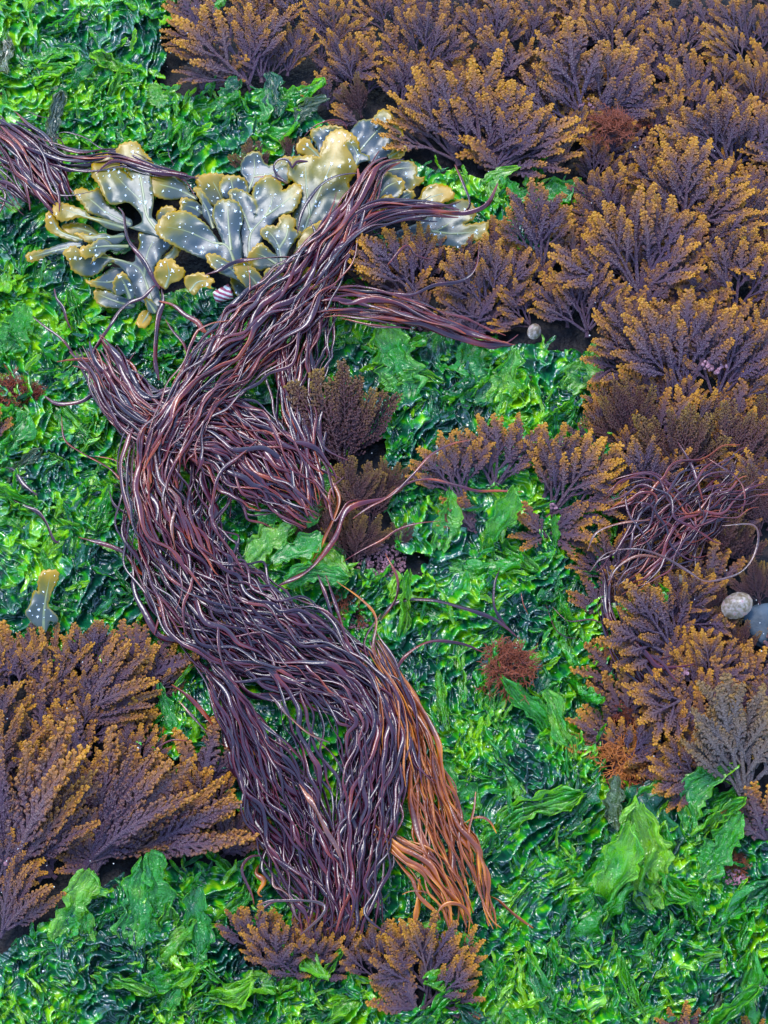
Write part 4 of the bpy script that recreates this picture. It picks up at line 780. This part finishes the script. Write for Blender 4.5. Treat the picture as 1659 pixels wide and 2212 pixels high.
LOOSE = [ # path, half width, height, material, label
 (A4([(1050,480),(980,480),(880,500),(780,560),(700,660),(650,760),(625,880)]), 4.2, 82, 'd', 'strand arching down over the tallest broad wrack blade'),
 (A4([(0,1165),(100,1130),(200,1080),(350,1055),(560,1045),(610,1070),(625,1150)]), 4.2, 86, 'd', 'strand crossing the lower middle wrack blades'),
 (A4([(560,540),(490,490),(465,430),(500,385),(560,390),(590,440),(620,400),(700,400),(760,415)]), 3, 68, 'd', 'curly strand behind the tallest broad wrack blade'),
 (A4([(330,505),(430,500),(500,520),(560,550)]), 2.6, 70, 'd', 'short strand lying on the two-lobed pale wrack blade'),
 (A4([(670,230),(740,160),(850,120),(930,130),(960,180)]), 1.8, 50, 'd', 'thin bowed strand above the top wrack blades'),
 (A3([(760,850),(800,900),(815,1000),(840,1110),(900,1200),(980,1310),(1050,1440),(1095,1510)]), 5, 86, 'd', 'strand running down over the wide lower left wrack fork'),
 (A3([(1130,1510),(1060,1480),(960,1580),(850,1620),(760,1700),(700,1800),(620,1920),(560,2050),(640,2220)]), 4.4, 70, 'd', 'twisted strand leaving the wrack foot down to the left'),
 (A3([(1090,1610),(1200,1640),(1300,1720),(1400,1780),(1450,1850),(1560,1900)]), 5, 64, 'd', 'thick strand running right from the foot of the wrack'),
 (A3([(1110,1510),(1120,1620),(1090,1720),(1070,1860),(1060,2100),(1090,2250)]), 6.5, 58, 'd', 'thick flat strand hanging straight down from the wrack foot'),
 (A3([(1140,1760),(1200,1850),(1290,1960),(1330,2100)]), 3.5, 50, 'd', 'thin strand right of the thick hanging one'),
 (A3([(1060,565),(1150,570),(1250,600),(1330,620),(1420,575)]), 3.6, 60, 'd', 'red strand between the tallest left fork and the level oval blade'),
 (A3([(210,270),(320,240),(420,260),(500,290),(570,340),(640,380),(750,410),(780,470)]), 2.8, 40, 'd', 'bowed strand on the lettuce above the upper left sheaf'),
 (A3([(230,280),(290,300),(320,350),(370,410)]), 2.2, 34, 'd', 'short strand branching below the bowed one'),
 (A3([(0,60),(90,100),(150,120),(220,120)]), 2.8, 30, 'd', 'short strand on the lettuce at the upper left edge'),
 (A3([(1160,370),(1170,430),(1210,510)]), 1.8, 26, 'd', 'tiny strand on the lettuce above the wrack'),
 (A3([(240,1510),(260,1590),(310,1660),(340,1760),(380,1850)]), 4, 34, 'd', 'strand left of the lowest left wrack blade'),
 (D2([(310,710),(350,800),(375,880),(340,925)]), 4.4, 80, 'd', 'short flat strand standing right of the wrack'),
 (D2([(495,790),(450,880),(370,915),(300,920),(230,915)]), 5, 84, 'd', 'strand with a pale end pointing up right at the wrack tips'),
 (D2([(415,1040),(400,1150),(340,1210),(220,1230),(120,1270),(0,1260)]), 4, 92, 'd', 'hooked strand lying over the centre right fronds'),
 (D2([(20,1140),(100,1060),(140,1100),(210,1120)]), 3.4, 90, 'd', 'short strand curling below the crossing strands'),
 (D2([(520,270),(490,320),(450,350)]), 2, 84, 'd', 'tiny strand on the fronds above the widest fan'),
 (Q4([(380,430),(290,450),(200,500),(130,580),(60,650),(0,690),(-60,720),(-130,770)]), 2.8, 76, 'd', 'strand crossing the lone centre frond diagonally'),
 (Q4([(0,690),(100,620),(200,600),(300,620),(400,650),(500,650),(600,655)]), 2.8, 74, 'd', 'strand crossing the lone centre frond level'),
 (Q4([(250,780),(150,790),(60,820),(0,860),(-100,910),(-180,960)]), 2.2, 40, 'd', 'thin strand left of the dark foot of the lone centre frond'),
 (Q4([(10,920),(60,1020),(60,1100),(30,1160),(-10,1210)]), 2.8, 40, 'd', 'curved strand right of the pinkish crust'),
 (Q4([(-20,1210),(60,1130),(200,1120),(330,1150),(450,1190),(520,1230),(590,1290)]), 4.6, 34, 'd', 'long bowed strand leading to the small red tuft'),
 (Q4([(505,980),(480,1060),(480,1150),(520,1220),(560,1260)]), 3, 32, 'd', 'upright strand above the small red tuft'),
 (Q4([(40,1480),(90,1370),(200,1300),(340,1310),(430,1345)]), 3.4, 34, 'd', 'lower bowed strand leading to the small red tuft'),
 (Q4([(700,1130),(740,1240),(790,1280),(840,1285)]), 1.8, 28, 'd', 'thin hooked strand right of the red tuft'),
 (Q4([(730,1150),(800,1210),(900,1205),(980,1240)]), 1.8, 28, 'd', 'thin strand lying right of the thin hooked one'),
 (Q4([(595,1090),(605,1140),(625,1180)]), 1.8, 26, 'd', 'tiny strand above the red tuft'),
 (Q4([(880,910),(920,830),(1020,790),(1150,775)]), 3, 84, 'r', 'red-brown strand bowing over the left side of the tangle'),
 (Q4([(890,1000),(960,920),(1080,900),(1200,930),(1320,1000),(1400,1040),(1540,1000),(1610,900),(1600,800),(1460,800)]), 2.6, 86, 'r', 'long looping strand round the right-hand tangle'),
 (Q4([(1270,440),(1330,540),(1350,600),(1380,700)]), 3.6, 80, 'd', 'flat strand lying on the feathery dark plant'),
 (Q4([(1400,510),(1530,600),(1560,680),(1540,760)]), 2, 80, 'd', 'thin angular strand at the right of the feathery plants'),
 (Q4([(1040,640),(1060,750),(1130,850),(1180,980)]), 2.4, 82, 'd', 'thin strand over the golden frond left of the tangle'),
 (Q4([(970,1060),(1010,980),(1100,930),(1210,940)]), 3, 84, 'r', 'knobbly red strand at the lower left of the tangle'),
 (C3([(340,850),(450,880),(540,920),(600,1000),(640,1020)]), 4.6, 36, 'd', 'pointed strand reaching left from the bend of the rope'),
 (C3([(470,650),(500,720),(600,780),(650,880),(650,960)]), 4.4, 52, 'd', 'pointed strand left of the rope above the bend'),
 (C3([(190,240),(250,275),(350,265),(420,230),(520,250)]), 4.4, 44, 'd', 'strand reaching far left at mid height'),
 (C3([(300,50),(370,120),(420,190),(440,260),(480,350),(560,410),(650,440)]), 5.4, 66, 'd', 'thick strand at the upper left shoulder of the rope'),
 (C3([(480,90),(430,200),(480,330),(520,400)]), 5, 74, 'd', 'twisting strand over the left shoulder of the rope'),
 (C3([(120,-120),(190,-60),(270,0),(330,80)]), 3, 34, 'd', 'thin strand on the lettuce left of the shoulder of the rope'),
 (C3([(1110,430),(1030,500),(950,570),(920,680),(920,800),(1000,920),(1050,1000)]), 4, 92, 'd', 'strand with a pale tip crossing the rope beside the gap'),
 (C3([(1660,680),(1500,730),(1440,860),(1330,990),(1200,1060)]), 5.6, 62, 'd', 'wide strand crossing the right side of the gap'),
 (C3([(1380,470),(1430,600),(1460,700),(1400,850),(1340,960)]), 5, 56, 'o', 'olive brown flat strand right of the gap'),
 (C3([(1480,590),(1420,660),(1440,780),(1500,700),(1560,690)]), 3, 60, 'd', 'strand bent sharply right of the gap'),
 (C3([(265,330),(280,430),(360,490),(480,560),(560,660)]), 2.4, 34, 'd', 'thin strand drooping left of the rope'),
 (C3([(410,500),(500,520),(560,580),(640,640)]), 3.6, 56, 'r', 'reddish strand entering the rope from the left'),
 (C3([(0,650),(80,700),(160,740),(200,790),(230,860),(265,880)]), 4, 26, 'd', 'dark strand on the lettuce at the left edge'),
 (C3([(20,550),(60,560),(100,620),(160,670)]), 4.4, 28, 'd', 'short dark strand above the one at the left edge'),
 (C3([(1370,1010),(1410,1120),(1450,1250),(1550,1400),(1600,1500)]), 3.8, 62, 'd', 'strand falling right of the rope toward the amber ones'),
 (C3([(1450,1040),(1560,1120),(1620,1200),(1610,1330),(1650,1450)]), 3, 62, 'o', 'amber strand starting below the pinkish crust'),
 (C3([(1400,1000),(1440,1120),(1470,1220),(1500,1330)]), 3.4, 60, 'd', 'strand between the rope and the start of the amber bundle'),
 (C3([(1640,1180),(1570,1300),(1600,1420),(1640,1520)]), 3.4, 58, 'd', 'strand curving over the start of the amber bundle'),
 (C3([(700,1130),(760,1280),(830,1380),(900,1440)]), 4, 54, 'd', 'strand below the bend of the rope, left side'),
 (C3([(650,1040),(690,1150),(665,1270)]), 4.6, 50, 'd', 'short flat strand at the lower left of the bend'),
 (C3([(940,1210),(945,1330),(980,1440),(1030,1500)]), 3.8, 78, 'd', 'strand leaving the rope straight down'),
 (C3([(840,960),(820,1070),(790,1150),(800,1300)]), 3.4, 80, 'd', 'strand crossing the rope steeply at the bend'),
 (C3([(600,380),(660,480),(690,600),(760,680),(740,800),(760,920)]), 4, 88, 'r', 'red strand on top of the left bend'),
 (C3([(830,380),(780,480),(740,560),(700,680),(730,760)]), 3.6, 90, 'r', 'red strand running from the fork down the left bend'),
 (C3([(850,410),(760,520),(720,640),(770,720),(830,900)]), 3.4, 92, 'd', 'thin twisting strand beside the red one on the left bend'),
 (C5([(740,20),(820,80),(900,170),(940,230)]), 4, 44, 'd', 'strand slanting over the lettuce left of the lower bundle'),
 (C5([(770,90),(850,180),(930,260),(980,290)]), 2.8, 42, 'r', 'thin reddish strand left of the lower bundle'),
 (C5([(660,300),(740,260),(820,265)]), 2, 70, 'd', 'little strand over the dark hollow at the left'),
 (C5([(1290,450),(1350,540),(1400,640),(1450,720),(1480,800)]), 5.4, 74, 'r', 'wide strand on the surface of the lower bundle'),
 (C5([(1160,60),(1240,150),(1330,230),(1420,270)]), 4.6, 66, 'r', 'wide strand at the top of the lower bundle'),
 (C5([(1600,830),(1640,920),(1650,1050)]), 1.8, 40, 'd', 'thin strand hanging right of the lower bundle'),
 (E6([(520,1300),(640,1250),(780,1240),(1000,1240),(1150,1260),(1220,1310),(1180,1400),(1060,1510),(960,1590)]), 3, 82, 'r', 'strand looping across the bottom of the lower bundle'),
 (E6([(540,1460),(580,1340),(660,1270),(760,1245)]), 2.6, 60, 'd', 'small bowed strand at the bottom left of the bundle'),
 (E6([(620,790),(480,790),(390,870),(380,960),(430,1080),(480,1190),(500,1280)]), 3, 50, 'd', 'strand bowing out left of the bottom of the bundle'),
 (E6([(610,740),(750,840),(950,960),(1120,1060)]), 3.6, 74, 'd', 'strand with a cut end lying slantwise on the lower bundle'),
 (E6([(680,960),(700,1090),(780,1130),(860,1200),(890,1290),(920,1400),(980,1470)]), 3, 72, 'r', 'crinkled strand near the bottom of the bundle'),
 (F5([(670,220),(650,400),(600,600),(600,780),(630,860)]), 3.6, 54, 'o', 'orange strand tip pointing up beside the amber bundle'),
 (F5([(540,550),(640,490),(740,480),(820,530),(880,640)]), 2.8, 40, 'o', 'orange strand bowing over the lettuce right of the amber bundle'),
 (F5([(780,1260),(900,1320),(1000,1410),(1120,1510),(1250,1600)]), 3.2, 26, 'o', 'amber strand trailing right from the foot of the amber bundle'),
 (F5([(100,1100),(95,1300),(60,1500),(40,1640)]), 7, 44, 'o', 'widest amber strand hanging at the left of its bundle'),
 (F5([(250,1500),(330,1380),(440,1350),(560,1400),(640,1560)]), 4, 64, 'o', 'amber strand arching over the foot of its bundle'),
 (E6([(560,860),(520,960),(600,1040),(540,1160),(580,1200)]), 5.5, 24, 'o', 'crumpled amber scrap between lettuce and the lower bundle'),
]
for (pp, w, h, m_, lb) in LOOSE:
    c = crom(pp, 8); L = len(c); e = np.minimum(np.arange(L), L-1-np.arange(L))
    STR.append((c, h+3*perlin(np.arange(L)/9., np.full(L, h*.37+w), 95)-7*np.exp(-e/3.), w, 1e6, lb, None, m_, 'seaweed_strand'))
M_redst = weed_mat('red_brown_strand', [(0, (0.035, 0.009, 0.010)), (0.6, (0.10, 0.022, 0.010)), (1, (0.24, 0.06, 0.012))], 0.26, 350, 0.0008, 0.4, 0.65)
SM = {'d': M_strand, 'o': M_orange, 'r': M_redst}
def strand_geo(pts, h, w):
    n = len(pts); k = np.arange(n); sd_ = R.uniform(0, 999); e = np.minimum(k, n-1-k)
    wv_ = w*(1+0.32*perlin(k/6.+sd_, k*0.+1.5, 96)+0.10*perlin(k/2.2+sd_, k*0.+7.5, 97))*np.clip(0.25+e/7., 0, 1)
    tw = 1.5*perlin(k/13.+sd_, k*0.+2.5, 98)
    V, F = tube(P(pts[:, 0], pts[:, 1], terr(pts[:, 0], pts[:, 1])+h), wv_*U, 0.36, tw, 10)
    tone = 0.34+0.5*perlin(k/6.+sd_, k*0.+9.5, 99)+0.35*np.exp(-e/4.)
    ed = np.abs(np.cos(np.arange(10)/10*2*np.pi))**4*0.42
    return V, F, np.clip(tone[:, None]+ed[None]-0.1, 0, 1).ravel()
STR.sort(key=lambda s: -s[3])
nl = len(LOOSE); restB = {}; LIM = 300
# everything that lies on top is an individual; only the deepest strands of the packed rope are merged
for q, (pts, h, w, key, lb, gp, m_, nm) in enumerate(STR):
    V, F, tn = strand_geo(pts, h, w)
    if q < nl or (q-nl) < 380 and m_ == 'o' or (q-nl) < LIM:
        c = V.mean(0); o = bpy.data.objects.new(nm, mesh_np(nm, V-c, F, SM[m_], {'tone': tn})); o.location = c
        link(o, label=lb, cat='seaweed strand', group=gp)
    else:
        if m_ not in restB: restB[m_] = MB()
        restB[m_].add(V, F, tn)
for m_, B in restB.items():
    link(bpy.data.objects.new('packed_strands', B.mesh('packed_strands', SM[m_])), kind='stuff', label='deep %s strands packed beneath the ones on top' % {'d': 'dark', 'o': 'amber', 'r': 'red'}[m_], cat='seaweed strands')
print('strands', len(STR))

# ------------------------------------------------------------------ shells, crusts, stones
def blob(r, sub, amp, fr, sz, seed=0):
    me = bpy.data.meshes.new('b'); import bmesh
    bm = bmesh.new(); bmesh.ops.create_icosphere(bm, subdivisions=sub, radius=1)
    for v in bm.verts:
        d = noise.noise(v.co*fr+Vector((seed, 0, 0))); v.co *= 1+amp*d; v.co = Vector((v.co.x*sz[0], v.co.y*sz[1], v.co.z*sz[2]))*r*U
    for f in bm.faces: f.smooth = True
    bm.to_mesh(me); bm.free(); return me
def put(name, me, m_, px, py, h, rot, label, cat, group=None, parent=None):
    me.materials.append(m_); me.name = name; o = bpy.data.objects.new(name, me); o.location = G(px, py, h); o.rotation_euler = [math.radians(a) for a in rot]; return link(o, label=label, cat=cat, group=group)
def cone_shell(r, hgt, ribs, sq=0.85):
    n, k = 48, 12; V = []; F = []
    for j in range(k+1):
        t = j/k; rr = r*(1-(1-t))**0.8 if t > 0 else 0.02*r
        for i in range(n):
            a = 2*math.pi*i/n; q = rr*(1+0.012*math.cos(a*ribs)*t+0.05*math.sin(a*2+1)); V.append((q*math.cos(a)*U+0.15*r*U*(1-t), q*math.sin(a)*sq*U, hgt*(1-t**1.6)*U))
    for j in range(k):
        for i in range(n): F.append((j*n+i, (j+1)*n+i, (j+1)*n+(i+1) % n, j*n+(i+1) % n))
    return mesh_np('limpet', V, F)
put('limpet', cone_shell(33, 24, 16), M_limpet, 1592, 1308, 34, (6, -8, 20), 'pale limpet on the rock near the right edge', 'shell')
put('limpet', cone_shell(19, 14, 14), M_limpet, 1154, 716, 20, (14, 0, 60), 'pale limpet where the loose strands end, right of centre', 'shell')
put('limpet', cone_shell(20, 14, 12), M_limpet, 1462, 1256, 30, (10, 0, 0), 'yellowish limpet half hidden by the fan below the tangle', 'shell')
def topshell(r):
    n, k = 40, 36; V = []; F = []
    for j in range(k+1):
        t = j/k; y = (t-0.5)*2.1*r; whorl = 0.06*abs(math.sin(t*math.pi*3.2)); rr = r*(0.62+0.30*t+whorl)*(1 if 0.04 < t < 0.96 else 0.75 if 0 < t < 1 else 0.05)
        for i in range(n): a = 2*math.pi*i/n; V.append((y*U, rr*math.cos(a)*U*0.95, rr*math.sin(a)*U*0.85))
    for j in range(k):
        for i in range(n): F.append((j*n+i, (j+1)*n+i, (j+1)*n+(i+1) % n, j*n+(i+1) % n))
    return mesh_np('top_shell', V, F)
put('top_shell', topshell(21), M_stripe, 482, 636, 26, (0, -10, 18), 'pink and white striped shell under the wrack blades', 'shell')
put('grey_stone', blob(46, 4, 0.22, 1.6, (1, 1.1, 0.4), 3), M_stone, 1652, 1352, 4, (0, 0, 15), 'smooth blue-grey stone at the right edge', 'stone')
def crust(px, py, r, n, lb, h, sz=(2.2, 5)):
    B = MB(); q = random.Random(int(px*7)); ph = np.linspace(0, math.pi/2, 4); 
    for _ in range(n):
        a = q.uniform(0, 6.28); d = r*math.sqrt(q.random()); x, y = d*math.cos(a), d*math.sin(a)*0.7; s = q.uniform(*sz)
        V = np.array([(x+s*math.cos(t*6.2832/8)*math.cos(p), y+s*math.sin(t*6.2832/8)*math.cos(p), s*0.6*math.sin(p)+2*q.random()) for p in ph for t in range(8)])*U
        F = np.array([(i*8+t, i*8+(t+1) % 8, (i+1)*8+(t+1) % 8, (i+1)*8+t) for i in range(3) for t in range(8)]); B.add(V, F, q.random())
    o = bpy.data.objects.new('coralline_crust', B.mesh('coralline_crust', M_pink)); o.location = G(px, py, h); link(o, label=lb, cat='coralline algae')
crust(825,1212,56,420,'pinkish grainy crust on bare rock below the bushy plants', -6, (1.2,3.2))
crust(1375,1535,42,160,'pink grainy crust left of the hanging purple frond', 0, (1.5,3))
crust(1585,1895,24,70,'small pink crust below the small dark red tuft at lower right', 6, (1.5,3))
crust(1340,250,16,26,'pink spots on the stem of the tall spotted fan', 20, (2,4))
crust(1272,225,26,16,'pale round spots around the forks of the tall spotted fan', 40, (2,4))
crust(1545,790,28,34,'pink spots beside the fan at the right edge', 45, (3,6))
crust(1475,1450,14,22,'pink knob at the stem of the lower right fan', 30, (3,5))
crust(10,1860,12,8,'pale pink spots on the long left frond stem', 30, (2.5,4))
crust(1195,1095,8,8,'pink nub on the thick pale stem at centre right', 40, (2,4))
crust(770,1340,30,70,'pink crumbs by the start of the amber strands', 2, (1.5,3))

# shell grit and scraps lying on the weed
B = MB(); q = random.Random(5)
for _ in range(900):
    x, y = q.uniform(0, 1659), q.uniform(0, 2212); on = bool(inside(np.array([x]), np.array([y]), BARE[0])[0]) or bool(inside(np.array([x]), np.array([y]), BARE[1])[0])
    r_ = q.uniform(0.7, 1.7) if q.random() < 0.93 else q.uniform(1.8, 3.4); c_ = G(x, y, q.uniform(8, 50) if on else q.uniform(4, 16))
    V = np.array([(math.cos(k*1.2566)*q.uniform(.6, 1), math.sin(k*1.2566)*q.uniform(.6, 1), zz) for zz in (-0.3, 0.35) for k in range(5)])*r_*U*np.array([1, 1, .8])
    V = np.vstack([V, [[0, 0, 0.55*r_*U]]])+c_
    F = np.array([(k, (k+1) % 5, 5+(k+1) % 5, 5+k) for k in range(5)]+[(5+k, 5+(k+1) % 5, 10, 10) for k in range(0)])
    F = np.vstack([F, [(5, 6, 7, 8)], [(5, 8, 9, 9)]])[:6]; B.add(V, F, q.random())
m, n, b = mat('pale_shell_grit'); b.inputs['Base Color'].default_value = (0.6, 0.57, 0.54, 1); b.inputs['Roughness'].default_value = 0.4
link(bpy.data.objects.new('shell_grit', B.mesh('shell_grit', m)), kind='stuff', label='tiny pale grains of shell grit scattered over the weeds', cat='grit')
